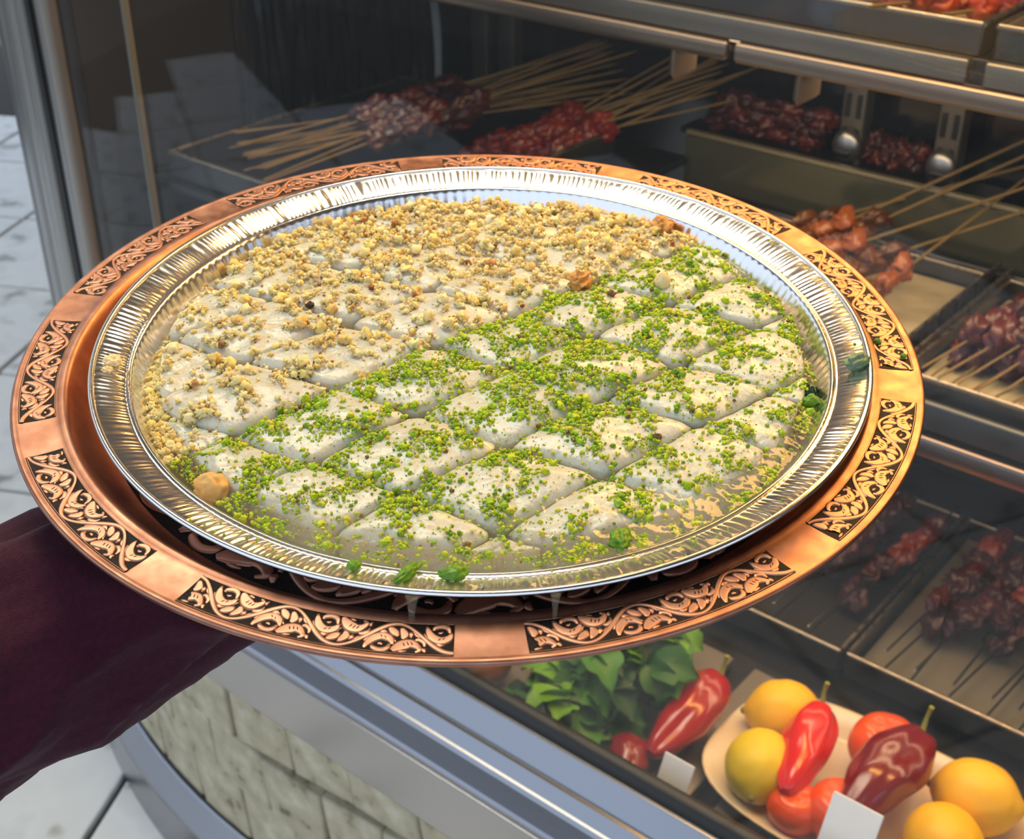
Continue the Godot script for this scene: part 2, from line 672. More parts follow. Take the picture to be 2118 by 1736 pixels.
	rr.box(Vector3(-0.30, 0.975, -1.63), Vector3(1.40, 0.006, 0.012), 0.001)
	part(o, "riser_edge", rr, plain(Color(0.55, 0.52, 0.42), 0.3, 0.6), home)
	var rb := MB.new()
	rb.box(Vector3(-0.30, 0.885, -1.615), Vector3(1.40, 0.026, 0.022), 0.006)
	part(o, "riser_bar", rb, plain(Color(0.22, 0.23, 0.25), 0.3, 0.8), home)
	var lg := MB.new()
	lg.box(Vector3(-0.80, 0.953, -1.715), Vector3(0.50, 0.010, 0.055), 0.002)
	part(o, "rear_ledge", lg, steel_dark, home)
	# left shelf, a step higher
	var ls := MB.new()
	ls.box(Vector3(-1.27, 0.935, -1.34), Vector3(0.56, 0.012, 0.56), 0.002)
	part(o, "raised_shelf", ls, steel_dark, home)

	# upper shelf: front of three steps, with a joint between its two lengths
	for s in [[-1.62, -0.752], [-0.744, 0.74]]:
		var m := MB.new()
		var w: float = s[1] - s[0]
		m.box(Vector3((s[0] + s[1]) / 2, 1.204, -1.302), Vector3(w, 0.022, 0.016), 0.004)
		part(o, "shelf_flange", m, plain(Color(0.56, 0.50, 0.44), 0.32, 0.95), home)
	for s in [[-1.62, -0.478], [-0.462, 0.74]]:
		var w: float = s[1] - s[0]
		var m := MB.new()
		m.box(Vector3((s[0] + s[1]) / 2, 1.228, -1.310), Vector3(w, 0.026, 0.016), 0.003)
		part(o, "shelf_front", m, plain(Color(0.52, 0.50, 0.46), 0.36, 0.9), home)
	var us := MB.new()
	us.box(Vector3(-0.44, 1.236, -1.535), Vector3(2.36, 0.008, 0.44), 0.001)
	part(o, "upper_shelf", us, steel_dark, home)
	# arms that carry it, uprights with slots, hooks
	for x in [-0.832, -0.667, -0.30, 0.20]:
		var m := MB.new()
		m.box(Vector3(x, 1.178, -1.335), Vector3(0.013, 0.048, 0.05), 0.006)
		part(o, "shelf_arm", m, plain(Color(0.55, 0.48, 0.40), 0.4, 0.7), home)
	for x in [-1.47, -1.412, -0.775, -0.634, -0.10]:
		var m := MB.new()
		m.box(Vector3(x, 1.09, -1.715), Vector3(0.036, 1.2, 0.03), 0.003)
		var up := part(o, "upright", m, plain(Color(0.46, 0.44, 0.40), 0.4, 0.8), home)
		if x < -1.0:
			continue
		for k in 9:
			for e in [-1, 1]:
				var sl := MB.new()
				sl.box(Vector3(x + e * 0.0085, 0.80 + k * 0.048, -1.6995), Vector3(0.0075, 0.034, 0.004), 0.001)
				part(up, "slot", sl, black_rubber)
		var hk := MB.new()
		hk.ball(Vector3(x, 0.985, -1.692), Vector3(0.021, 0.024, 0.012), 12, 20)
		var hp := part(o, "shelf_hook", hk, plain(Color(0.62, 0.62, 0.62), 0.3, 0.9), home)
		var hh := MB.new()
		hh.box(Vector3(x, 0.977, -1.681), Vector3(0.024, 0.010, 0.006), 0.003)
		part(hp, "hook_slot", hh, black_rubber)


func stone_cladding(o: Node3D, home: Transform3D) -> void:
	# courses of pale stone whose joints lean; each stone its own slab
	var local := RandomNumberGenerator.new()
	local.seed = 77
	var rows := 3
	var h := 0.30 / rows
	var len_ := 0.108
	for j in rows:
		for i in range(-1, 20):
			var s0 := 0.02 - (i + 0.5 * (j % 2)) * len_
			var lean := -0.006
			var q := []
			for e in [[0, 0], [1, 0], [1, 1], [0, 1]]:
				var xx: float = s0 - len_ * e[0] + (lean if e[1] == 1 else -lean) + local.randf_range(-0.004, 0.004)
				var yy: float = 0.207 + h * (j + e[1]) + 0.018 * sin(xx * 9.0 + j) * (0.0 if (j == 0 and e[1] == 0) or (j == rows - 1 and e[1] == 1) else 1.0)
				q.append(Vector2(xx, yy))
			var mid := (q[0] + q[1] + q[2] + q[3]) / 4.0 as Vector2
			if mid.x < -1.585:
				continue
			var m := MB.new()
			var proud := local.randf_range(0.0, 0.004)
			var rings := []
			for ring in [[1.0, -0.756], [0.985, -0.733 + proud], [0.93, -0.729 + proud], [0.5, -0.728 + proud]]:
				var r := []
				for k in 4:
					for sub in 4:
						var p: Vector2 = (q[k] as Vector2).lerp(q[(k + 1) % 4], sub / 4.0)
						p = mid + (p - mid) * ((ring[0] as float) * 0.975)
						var f := front(p.x, ring[1])
						r.append(Vector3(f.x, p.y, f.z))
				r.reverse()
				rings.append(r)
			m.grid(rings, true)
			var f2 := front(mid.x, -0.728 + proud)
			m.fan(rings[-1], Vector3(f2.x, mid.y, f2.z), true)
			part(o, "cladding_stone", m, stone[local.randi() % 3], home)


# ---------------------------------------------------------------- trays on the shelves

# An open steel tray: walls with a rolled lip, a pale liner on its floor.
func steel_tray(called: String, label: String, at: Vector3, size: Vector3, floor_mat: Material, wall_mat: Material) -> Node3D:
	var o := thing(called, label, "tray", at)
	var w := MB.new()
	w.box(Vector3(0, 0.002, 0), Vector3(size.x, 0.004, size.z), 0.001)
	part(o, "bottom", w, wall_mat)
	for s in [[Vector3(0, size.y / 2, size.z / 2), Vector3(size.x, size.y, 0.004)], [Vector3(0, size.y / 2, -size.z / 2), Vector3(size.x, size.y, 0.004)], [Vector3(size.x / 2, size.y / 2, 0), Vector3(0.004, size.y, size.z)], [Vector3(-size.x / 2, size.y / 2, 0), Vector3(0.004, size.y, size.z)]]:
		var m := MB.new()
		m.box(s[0], s[1], 0.0015)
		part(o, "side_wall", m, wall_mat)
	for e in [-1, 1]:
		var m := MB.new()
		m.tube([Vector3(-size.x / 2, size.y, e * size.z / 2), Vector3(size.x / 2, size.y, e * size.z / 2)], [0.0035, 0.0035], 8)
		part(o, "lip", m, steel_warm)
		var n := MB.new()
		n.tube([Vector3(e * size.x / 2, size.y, -size.z / 2), Vector3(e * size.x / 2, size.y, size.z / 2)], [0.0035, 0.0035], 8)
		part(o, "lip", n, steel_warm)
	var f := MB.new()
	f.box(Vector3(0, 0.006, 0), Vector3(size.x - 0.012, 0.004, size.z - 0.012), 0.001)
	part(o, "liner", f, floor_mat)
	return o


func shelf_trays() -> void:
	var wall := plain(Color(0.36, 0.36, 0.36), 0.35, 0.9)
	steel_tray("meat_tray", "long cream-lined steel tray of chicken skewers on the middle shelf", Vector3(-0.735, 0.868, -1.43), Vector3(0.45, 0.030, 0.31), cream, wall)
	steel_tray("meat_tray", "cream-lined steel tray of red meat skewers right of the sloping divider", Vector3(-0.16, 0.868, -1.43), Vector3(0.64, 0.030, 0.31), cream, wall)
	steel_tray("meat_tray", "dark steel tray on the raised left shelf under a pile of long skewers", Vector3(-1.295, 0.943, -1.315), Vector3(0.43, 0.036, 0.48), steel_dark, wall)
	steel_tray("meat_tray", "lower right steel tray of dark marinated meat behind the oval plate", Vector3(-0.13, 0.498, -1.40), Vector3(0.67, 0.034, 0.37), plain(Color(0.50, 0.46, 0.38), 0.4), wall)
	steel_tray("meat_tray", "lower left steel tray of dark meat behind the parsley", Vector3(-0.80, 0.498, -1.40), Vector3(0.65, 0.034, 0.37), plain(Color(0.30, 0.28, 0.25), 0.3, 0.5), wall)
	steel_tray("meat_tray", "top shelf tray of orange glazed skewers with a steel front", Vector3(-0.74, 1.241, -1.50), Vector3(0.528, 0.032, 0.36), cream, wall)
	steel_tray("meat_tray", "top shelf tray beyond the narrow gap at the upper right corner", Vector3(-0.16, 1.241, -1.50), Vector3(0.60, 0.032, 0.36), cream, wall)
	# sloping divider strip between the two middle trays
	var d := thing("tray_divider", "pair of thin steel strips dividing the two middle shelf trays", "divider", Vector3(-0.497, 0.868, -1.44))
	for e in [[-0.004, 0.045], [0.012, 0.040]]:
		var m := MB.new()
		m.box(Vector3(e[0], e[1] / 2, 0), Vector3(0.004, e[1], 0.33), 0.001)
		part(d, "strip", m, steel_warm)


# ---------------------------------------------------------------- skewers of meat

var chunk_meshes: Array = []


func chunks_make() -> void:
	for k in 4:
		var m := MB.new()
		m.ball(Vector3.ZERO, Vector3(0.021, 0.0125, 0.0165), 14, 20, func(d: Vector3) -> float: return 0.95 + 0.42 * noise.get_noise_3d(d.x * 1.3 + k * 7, d.y * 1.3, d.z * 1.3) + 0.20 * noise.get_noise_3d(d.x * 3.1 + k, d.y * 3.1, d.z * 3.1) + 0.08 * noise.get_noise_3d(d.x * 8.0 + k, d.y * 8.0, d.z * 8.0))
		chunk_meshes.append(m.mesh())


# Built along +x from its front end; meat between two distances.
func skewer_proto(called: String, label: String, group: String, length: float, meat_from: float, meat_to: float, count: int, mats: Array, stick: Material, thick: float) -> Node3D:
	var o := thing(called, label, "skewer", Vector3.ZERO, group)
	var s := MB.new()
	s.tube([Vector3.ZERO, Vector3(0.004, 0, 0), Vector3(length - 0.02, 0, 0), Vector3(length, 0, 0)], [thick * 0.6, thick, thick, thick * 0.3], 8)
	part(o, "stick", s, stick)
	for k in count:
		var x := lerpf(meat_from, meat_to, (k + 0.5) / count)
		var b := Basis(Vector3.RIGHT, rng.randf() * TAU) * Basis(Vector3.UP, rng.randf_range(-0.5, 0.5))
		b = b.scaled(Vector3.ONE * rng.randf_range(0.85, 1.25))
		part(o, "meat_chunk", chunk_meshes[rng.randi() % 4], mats[rng.randi() % mats.size()], Transform3D(b, Vector3(x, rng.randf_range(-0.003, 0.003), rng.randf_range(-0.004, 0.004))))
	return o


func lay(o: Node3D, a: Vector3, b: Vector3) -> void:
	var x := (b - a).normalized()
	var z := x.cross(Vector3.UP).normalized()
	var y := z.cross(x)
	o.transform = Transform3D(Basis(x, y, z) * Basis(Vector3.RIGHT, rng.randf_range(-0.6, 0.6)), a)


func meat_mat(c: Color, rough := 0.42) -> StandardMaterial3D:
	var m := plain(c, rough)
	m.clearcoat_enabled = true
	m.clearcoat = 0.3
	m.clearcoat_roughness = 0.25
	return m


func skewers() -> void:
	chunks_make()
	var red := [meat_mat(Color(0.32, 0.07, 0.05)), meat_mat(Color(0.24, 0.055, 0.05)), meat_mat(Color(0.48, 0.16, 0.08)), meat_mat(Color(0.25, 0.08, 0.09))]
	var dark := [meat_mat(Color(0.25, 0.055, 0.035)), meat_mat(Color(0.20, 0.05, 0.05)), meat_mat(Color(0.33, 0.09, 0.04))]
	var orange := [meat_mat(Color(0.66, 0.24, 0.05)), meat_mat(Color(0.46, 0.13, 0.06)), meat_mat(Color(0.55, 0.18, 0.05))]
	var brown := [meat_mat(Color(0.40, 0.22, 0.06)), meat_mat(Color(0.31, 0.16, 0.05)), meat_mat(Color(0.58, 0.30, 0.12))]
	var bright := [meat_mat(Color(0.40, 0.085, 0.045)), meat_mat(Color(0.46, 0.12, 0.05))]
	var set_of := []
	# the long pile on the raised left shelf
	var g := "skewers piled on the raised left tray"
	var lab := "long wooden skewer of dark red meat in the pile on the raised left tray"
	for k in 3:
		set_of.append(skewer_proto("meat_skewer", lab, g, 0.60, 0.17, 0.34, 6, dark if k < 2 else red, wood_stick, 0.0016))
	for i in 22:
		var o: Node3D = set_of[i] if i < 3 else copy(set_of[i % 3])
		var u := (i * 7 % 22) / 21.0
		var layer := floorf(i / 8.0)
		var a := Vector3(lerpf(-1.475, -1.33, u), 0.972 + layer * 0.012, lerpf(-1.150, -1.085, u) + rng.randf_range(-0.015, 0.01))
		var b := Vector3(lerpf(-1.235, -1.135, rng.randf()), rng.randf_range(1.00, 1.058), -1.60 + rng.randf_range(-0.02, 0.03))
		lay(o, a, b)
	# the second bundle, further right and half hidden
	set_of = []
	g = "skewers of red meat right of the raised left tray"
	lab = "wooden skewer of bright red meat in the fanned bundle behind the copper rim"
	for k in 2:
		set_of.append(skewer_proto("meat_skewer", lab, g, 0.46, 0.06, 0.19, 5, bright, wood_stick, 0.0016))
	for i in 14:
		var o: Node3D = set_of[i] if i < 2 else copy(set_of[i % 2])
		var u := (i * 5 % 14) / 13.0
		lay(o, Vector3(lerpf(-1.27, -1.15, u) - 0.02, 0.925 + floorf(i / 6.0) * 0.011 - u * 0.015, lerpf(-1.345, -1.40, u)), Vector3(lerpf(-1.11, -0.99, rng.randf()), rng.randf_range(1.0, 1.04), -1.64))
	# chicken skewers crossing over the middle tray
	set_of = []
	g = "chicken skewers on the middle shelf"
	lab = "pale wooden skewer of browned chicken crossing others on the middle shelf tray"
	for k in 2:
		set_of.append(skewer_proto("chicken_skewer", lab, g, 0.40, 0.035, 0.13, 3, brown, wood_stick, 0.0022))
	var ends := [[Vector3(-0.76, 0.893, -1.46), Vector3(-0.548, 1.030, -1.70)], [Vector3(-0.73, 0.892, -1.49), Vector3(-0.518, 1.030, -1.70)], [Vector3(-0.72, 0.905, -1.40), Vector3(-0.484, 1.01, -1.66)], [Vector3(-0.68, 0.893, -1.43), Vector3(-0.475, 0.985, -1.64)], [Vector3(-0.60, 0.893, -1.36), Vector3(-0.515, 1.0, -1.70)], [Vector3(-0.81, 0.893, -1.50), Vector3(-0.56, 0.99, -1.70)]]
	for i in ends.size():
		var o: Node3D = set_of[i] if i < 2 else copy(set_of[i % 2])
		lay(o, ends[i][0], ends[i][1])
		o.set_meta("label", ["browned chicken skewer second from left, its stick rising to the upright", "browned chicken skewer third from left, crossing the riser edge steeply", "browned chicken skewer in the middle of the crossing sticks, lying on top", "browned chicken skewer with the lowest stick, second from the right", "browned chicken skewer farthest right, its stick crossing all others", "browned chicken skewer farthest left, nearest the copper tray"][i])
	# the red pile on the right of the middle shelf
	set_of = []
	g = "skewers piled on the right middle tray"
	lab = "wooden skewer of glossy red meat in the pile right of the sloping divider"
	for k in 4:
		set_of.append(skewer_proto("meat_skewer", lab, g, 0.33, 0.075 + 0.01 * k, 0.21, 5, red, wood_stick, 0.0016))
	for i in 34:
		var o: Node3D = set_of[i] if i < 4 else copy(set_of[i % 4])
		var u := (i % 17) / 16.0
		var layer := floorf(i / 17.0)
		var a := Vector3(lerpf(-0.462, -0.10, u), 0.882 + layer * 0.022, -1.272 + rng.randf_range(-0.012, 0.0))
		lay(o, a, a + Vector3(rng.randf_range(0.03, 0.12), 0.030 + layer * 0.02, -0.30))
	# orange glazed ones on the top shelf
	set_of = []
	g = "glazed skewers on the top shelf"
	lab = "wooden skewer of orange glazed meat on the top shelf tray"
	for k in 2:
		set_of.append(skewer_proto("meat_skewer", lab, g, 0.30, 0.05, 0.20, 5, orange, wood_stick, 0.0022))
	for i in 7:
		var o: Node3D = set_of[i] if i < 2 else copy(set_of[i % 2])
		var x := -0.82 + i * 0.048
		o.set_meta("label", "orange glazed skewer on the top shelf tray, %s from left" % ["first", "second", "third", "fourth", "fifth", "sixth", "seventh"][i])
		var front_end := i in [1, 5]
		lay(o, Vector3(x - 0.01, 1.277 if front_end else 1.266, -1.30 if front_end else -1.345), Vector3(x + 0.14, 1.272, -1.60))
	# a dark row on the ledge behind the riser
	set_of = []
	g = "dark skewers on the rear ledge"
	lab = "dark red skewer lying lengthwise on the ledge behind the riser panel"
	for k in 2:
		set_of.append(skewer_proto("meat_skewer", lab, g, 0.20, 0.01, 0.19, 7, dark, wood_stick, 0.0016))
	var spots := [[-1.02, 0.972], [-1.01, 0.991], [-1.00, 1.008], [-0.757, 0.972], [-0.756, 0.991]]
	for i in spots.size():
		var o: Node3D = set_of[i] if i < 2 else copy(set_of[i % 2])
		var p := Vector3(spots[i][0], spots[i][1], -1.715)
		lay(o, p, p + Vector3(0.19, 0, 0))
		o.set_meta("label", "dark red skewer on the rear ledge, %s" % ["lowest in the longer heap", "middle one in the longer heap", "topmost in the longer heap", "lower of the pair between uprights", "upper of the pair between uprights"][i])
		if i > 2:
			o.scale = Vector3(0.5, 1, 1)
	# dark meat in the two lower trays, on thin metal skewers
	set_of = []
	g = "metal skewers of dark meat in the lower trays"
	lab = "thin metal skewer of dark marinated meat in the lower trays"
	for k in 4:
		set_of.append(skewer_proto("meat_skewer", lab, g, 0.36, 0.10 + 0.01 * k, 0.30, 7, dark if k % 2 == 0 else red, steel, 0.0016))
	for i in 40:
		var o: Node3D = set_of[i] if i < 4 else copy(set_of[i % 4])
		var left_tray := i >= 26
		var k := i - 26 if left_tray else i
		var n := 7 if left_tray else 13
		var x := (-0.84 + (k % n) * 0.052) if left_tray else (-0.425 + (k % n) * 0.041)
		var layer := floorf(k / float(n))
		var a := Vector3(x + rng.randf_range(-0.008, 0.008), 0.521 + layer * 0.024, -1.222 + rng.randf_range(-0.012, 0.008))
		lay(o, a, a + Vector3(rng.randf_range(0.0, 0.05), 0.012 + layer * 0.010, -0.35))


# ---------------------------------------------------------------- plate, fruit, peppers, parsley

func ease_peak(x: float, mid: float, w: float) -> float:
	return exp(-pow((x - mid) / w, 2.0))


func front_produce() -> void:
	# oval plate
	var plate := thing("oval_plate", "cream oval plate holding lemons, tomatoes and peppers behind the glass", "plate", Vector3(-0.338, 0.4995, -1.026))
	plate.rotation.y = 0.0
	var rows := []
	for p in [[0.60, 0.0], [0.70, 0.0], [0.745, 0.003], [0.80, 0.010], [0.93, 0.0185], [0.985, 0.0215], [1.0, 0.0235], [0.995, 0.0255], [0.975, 0.0255], [0.92, 0.0225], [0.80, 0.0145], [0.74, 0.0075], [0.68, 0.005], [0.3, 0.0045], [0.02, 0.0045]]:
		var r := []
		for i in 72:
			var a := TAU * i / 72
			var n := 3.2
			var k := pow(pow(absf(cos(a)), n) + pow(absf(sin(a)), n), -1.0 / n)
			r.append(Vector3(0.187 * p[0] * k * cos(a), p[1], -0.112 * p[0] * k * sin(a)))
		rows.append(r)
	var pm := MB.new()
	pm.grid(rows, true)
	var china := plain(Color(0.86, 0.80, 0.70), 0.22)
	china.clearcoat_enabled = true
	part(plate, "dish", pm, china)

	var peel := plain(Color(0.94, 0.74, 0.0), 0.42)
	peel.normal_enabled = true
	peel.normal_texture = bump_tex(0.08, 81, 4.0)
	peel.normal_scale = 0.35
	triplanar(peel, 14.0)
	var peel2 := peel.duplicate() as StandardMaterial3D
	peel2.albedo_color = Color(0.90, 0.80, 0.0)
	var lemons := [
		["lemon behind the small red pepper, at the far edge of the oval plate", Vector3(-0.470, 0.545, -1.062), 0.0375, 0.5, peel],
		["greener yellow lemon at the left end of the oval plate, before another lemon", Vector3(-0.448, 0.545, -0.972), 0.0385, 1.9, peel2],
		["orange-yellow lemon with its tip turned right, beside the dark red pepper", Vector3(-0.248, 0.545, -1.078), 0.0405, 0.15, peel],
		["lemon cut by the lower edge, nearest the glass at the right of the plate", Vector3(-0.247, 0.547, -0.993), 0.0400, 2.4, peel]]
	for l in lemons:
		var m := MB.new()
		m.ball(Vector3.ZERO, Vector3(l[2] * 1.12, l[2], l[2]), 28, 40, func(d: Vector3) -> float: return 1.0 + 0.13 * pow(absf(d.x), 26.0) * (1.0 if d.x > 0 else 0.6) + 0.018 * noise.get_noise_3d(d.x * 2.2, d.y * 2.2 + l[3], d.z * 2.2))
		var o := thing("lemon", l[0], "lemon", l[1], "lemons on the oval plate")
		o.rotation = Vector3(0, l[3], 0.1)
		part(o, "fruit", m, l[4])
		var tip := MB.new()
		tip.ball(Vector3(-l[2] * 1.19, 0, 0), Vector3(0.004, 0.0045, 0.0045), 8, 12)
		part(o, "stem_scar", tip, plain(Color(0.50, 0.48, 0.14), 0.7))
	var tomato_skin := meat_mat(Color(0.93, 0.34, 0.09), 0.25)
	var tomatoes := [["orange-red tomato behind the dark red pepper, at the far side of the plate", Vector3(-0.357, 0.543, -1.088), 0.040], ["orange-red tomato between the two peppers, near the glass", Vector3(-0.352, 0.541, -0.972), 0.037], ["pale red tomato low at the near edge of the plate behind the added white card", Vector3(-0.393, 0.535, -0.952), 0.030]]
	for tt in tomatoes:
		var m := MB.new()
		m.ball(Vector3.ZERO, Vector3(tt[2], tt[2] * 0.88, tt[2]), 24, 36, func(d: Vector3) -> float: return 1.0 + 0.012 * cos(atan2(d.z, d.x) * 5.0) - 0.16 * ease_peak(d.y, 1.0, 0.12))
		var o := thing("tomato", tt[0], "tomato", tt[1], "tomatoes on the oval plate")
		part(o, "fruit", m, tomato_skin)
	pepper("bright red wrinkled pepper leaning across the plate between lemon and tomato", Vector3(-0.425, 0.573, -1.058), Vector3(-0.404, 0.560, -0.950), 0.028, Color(0.86, 0.09, 0.01), 3, "peppers on the oval plate")
	pepper("dark red glossy pepper with a thin curved stem in the middle of the plate", Vector3(-0.322, 0.580, -1.082), Vector3(-0.335, 0.566, -0.948), 0.034, Color(0.46, 0.02, 0.025), 5, "peppers on the oval plate")
	pepper("red pepper lying beside the parsley left of the oval plate", Vector3(-0.552, 0.548, -1.050), Vector3(-0.556, 0.536, -0.930), 0.030, Color(0.62, 0.05, 0.03), 8, "peppers beside the parsley")
	pepper("short dark red pepper at the foot of the parsley by the gasket", Vector3(-0.594, 0.524, -0.935), Vector3(-0.562, 0.522, -0.880), 0.024, Color(0.50, 0.03, 0.03), 11, "peppers beside the parsley")
	parsley()
	# added white cards standing in for bright lamp reflections on the glass
	for c in [["small added white card standing inside the glass before the short red pepper", Vector3(-0.457, 0.640, -0.797), 0.034, 0.036], ["taller added white card inside the glass before the plate of lemons", Vector3(-0.285, 0.640, -0.797), 0.048, 0.082]]:
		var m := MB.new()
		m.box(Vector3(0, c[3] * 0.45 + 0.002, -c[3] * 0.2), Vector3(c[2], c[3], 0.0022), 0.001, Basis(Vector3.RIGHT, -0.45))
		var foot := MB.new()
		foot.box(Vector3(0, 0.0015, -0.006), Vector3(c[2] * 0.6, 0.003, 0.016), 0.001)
		var o := thing("card", c[0], "card", c[1], "added cards for reflections in the glass")
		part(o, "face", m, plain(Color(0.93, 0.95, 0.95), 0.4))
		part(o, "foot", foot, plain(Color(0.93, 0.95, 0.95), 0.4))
	# two brown onions at the parsley's left
	for c in [["brown onion half hidden at the left end of the parsley", Vector3(-0.800, 0.530, -0.925), 0.031], ["small brown onion between parsley and gasket", Vector3(-0.742, 0.521, -0.880), 0.022], ["tiny brown onion under the parsley near the gasket", Vector3(-0.664, 0.513, -0.862), 0.014]]:
		var m := MB.new()
		m.ball(Vector3.ZERO, Vector3(c[2], c[2] * 0.92, c[2]), 20, 28, func(d: Vector3) -> float: return 1.0 + 0.35 * ease_peak(d.y, 1.0, 0.10) + 0.01 * sin(atan2(d.z, d.x) * 9.0))
		var o := thing("onion", c[0], "onion", c[1], "onions beside the parsley")
		part(o, "bulb", m, plain(Color(0.58, 0.40, 0.24), 0.45))
		var rt := MB.new()
		rt.ball(Vector3(0, -c[2] * 0.9, 0), Vector3(0.005, 0.002, 0.005), 6, 10)
		part(o, "root_plate", rt, plain(Color(0.45, 0.36, 0.25), 0.9))


func pepper(label: String, a: Vector3, b: Vector3, r: float, color: Color, seed_no: int, group: String) -> void:
	var o := thing("red_pepper", label, "pepper", (a + b) / 2, group)
	var x := (b - a).normalized()
	var z := x.cross(Vector3.UP).normalized()
	o.transform = Transform3D(Basis(x, z.cross(x), z), (a + b) / 2)
	var L := a.distance_to(b)
	var rows := []
	for j in 44:
		var t := j / 43.0
		var prof := pow(sin(PI * clampf(t * 0.95 + 0.035, 0, 1)), 0.42) * lerpf(1.05, 0.74, smoothstep(0.2, 1.0, t))
		if t < 0.04:
			prof *= 0.35 + t * 16.0
		var row := []
		for i in 48:
			var ang := TAU * i / 48
			var lobes := 0.98 + 0.17 * sqrt(absf(cos(1.5 * ang + seed_no + 0.7 * t))) - 0.10 + 0.12 * noise.get_noise_3d(cos(ang) * 0.9 + seed_no * 3.0, sin(ang) * 0.9, t * 2.2) + 0.02 * noise.get_noise_3d(cos(ang) * 2 + seed_no, sin(ang) * 2, t * 5)
			var bend := 0.10 * r * sin(t * 4.0 + seed_no)
			row.append(Vector3((t - 0.5) * L * 1.16, bend + cos(ang) * r * prof * lobes, sin(ang) * r * prof * lobes))
		rows.append(row)
	var m := MB.new()
	m.grid(rows, true)
	m.fan(rows[0], Vector3(-0.56 * L, 0, 0), false)
	m.fan(rows[-1], Vector3(0.585 * L, 0, 0), true)
	var skin_m := meat_mat(color, 0.2)
	skin_m.clearcoat = 0.5
	skin_m.clearcoat_roughness = 0.2
	part(o, "fruit", m, skin_m)
	var s := MB.new()
	s.tube([Vector3(-0.55 * L, 0, 0), Vector3(-0.60 * L, 0.006, 0.001), Vector3(-0.66 * L, 0.018, 0.002), Vector3(-0.68 * L, 0.030, 0.0)], [0.0045, 0.003, 0.0022, 0.0028], 10)
	part(o, "stem", s, plain(Color(0.52, 0.54, 0.20), 0.6))


# A bunch of flat parsley: stems with three-lobed, toothed leaves.
func parsley() -> void:
	var o := thing("parsley_bunch", "leafy bunch of green parsley lying beside the red peppers", "parsley", Vector3(-0.665, 0.50, -0.965))
	var greens := []
	for c in [Color(0.16, 0.36, 0.10), Color(0.24, 0.48, 0.11), Color(0.40, 0.62, 0.16), Color(0.12, 0.29, 0.11)]:
		var m := plain(c, 0.5)
		m.backlight_enabled = true
		m.backlight = c * 0.5
		greens.append(m)
	var leaves := []
	for k in 3:
		var m := MB.new()
		for lobe in [-1, 0, 1]:
			var ang: float = lobe * (0.85 + 0.1 * k)
			var Ls := 0.034 if lobe == 0 else 0.026
			var w := 0.012 if lobe == 0 else 0.010
			var rows := []
			for j in 9:
				var t := j / 8.0
				var half := w * sin(PI * pow(t, 0.75) * 0.98) * (1.0 + 0.38 * absf(sin(t * 10.0 + k)))
				var row := []
				for e in [-1.0, -0.5, 0.0, 0.5, 1.0]:
					var p := Vector3(e * half, 0.004 * (absf(e) - 0.5) + 0.006 * sin(t * 3.0 + lobe) - 0.016 * t * t, -t * Ls - absf(e) * half * 0.35 * sin(t * PI))
					row.append(Basis(Vector3.UP, -ang) * p)
				rows.append(row)
			m.grid(rows, false)
		leaves.append(m.mesh())
	for s in 26:
		var st := MB.new()
		var root := Vector3(rng.randf_range(-0.03, 0.03), 0.012 + rng.randf() * 0.02, rng.randf_range(-0.13, -0.09))
		var tip := Vector3(rng.randf_range(-0.095, 0.085), rng.randf_range(0.03, 0.115), rng.randf_range(-0.07, 0.095))
		if s % 4 == 0:
			tip = Vector3(rng.randf_range(0.0, 0.085), rng.randf_range(0.06, 0.12), rng.randf_range(-0.10, 0.0))
		var mid := (root + tip) / 2 + Vector3(0, 0.03, 0)
		var path := []
		for i in 9:
			var t := i / 8.0
			path.append(root.lerp(mid, t).lerp(mid.lerp(tip, t), t))
		st.tube(path, [0.0017, 0.0016, 0.0015, 0.0014, 0.0013, 0.0012, 0.0011, 0.001, 0.0008], 6)
		part(o, "stem", st, greens[2])
		for q in 6:
			var t := 0.45 + 0.55 * q / 5.0
			var p: Vector3 = path[mini(int(t * 8), 8)]
			var b := Basis(Vector3.UP, rng.randf() * TAU) * Basis(Vector3.RIGHT, rng.randf_range(-0.7, 0.5)) * Basis(Vector3.BACK, rng.randf_range(-0.6, 0.6))
			p += Vector3(rng.randf_range(-0.012, 0.012), rng.randf_range(-0.008, 0.01), rng.randf_range(-0.012, 0.012))
			p.y = maxf(p.y, 0.012)
			part(o, "leaf", leaves[rng.randi() % 3], greens[rng.randi() % 4], Transform3D(b.scaled(Vector3.ONE * rng.randf_range(1.05, 1.75)), p))


# ---------------------------------------------------------------- copper tray (in the tray's own frame: y = 0 at the rim)

const GAPS := [86.5, 123.9, 157.0, 188.7, 222.5, 260.0, 294.6, 330.5, 371.1, 408.5, 446.5]


func in_tray(p: Vector3) -> Transform3D:
	return tray_frame * Transform3D(Basis.IDENTITY, p)


func rim_y(r: float) -> float:
	return 0.0008 + 5.0 * pow(r - 0.1995, 2.0)


func polar(deg: float, r: float, y: float) -> Vector3:
	var a := deg_to_rad(deg)
	return Vector3(r * cos(a), y, r * sin(a))


# Smooth curve through control points of Vector3(x, y, half width).
func smooth_path(ctrl: Array, per: int) -> Array:
	var out := []
	for i in ctrl.size() - 1:
		var a: Vector3 = ctrl[maxi(i - 1, 0)]
		var b: Vector3 = ctrl[i]
		var c: Vector3 = ctrl[i + 1]
		var d: Vector3 = ctrl[mini(i + 2, ctrl.size() - 1)]
		for k in per:
			out.append(b.cubic_interpolate(c, a, d, float(k) / per))
	out.append(ctrl[-1])
	return out


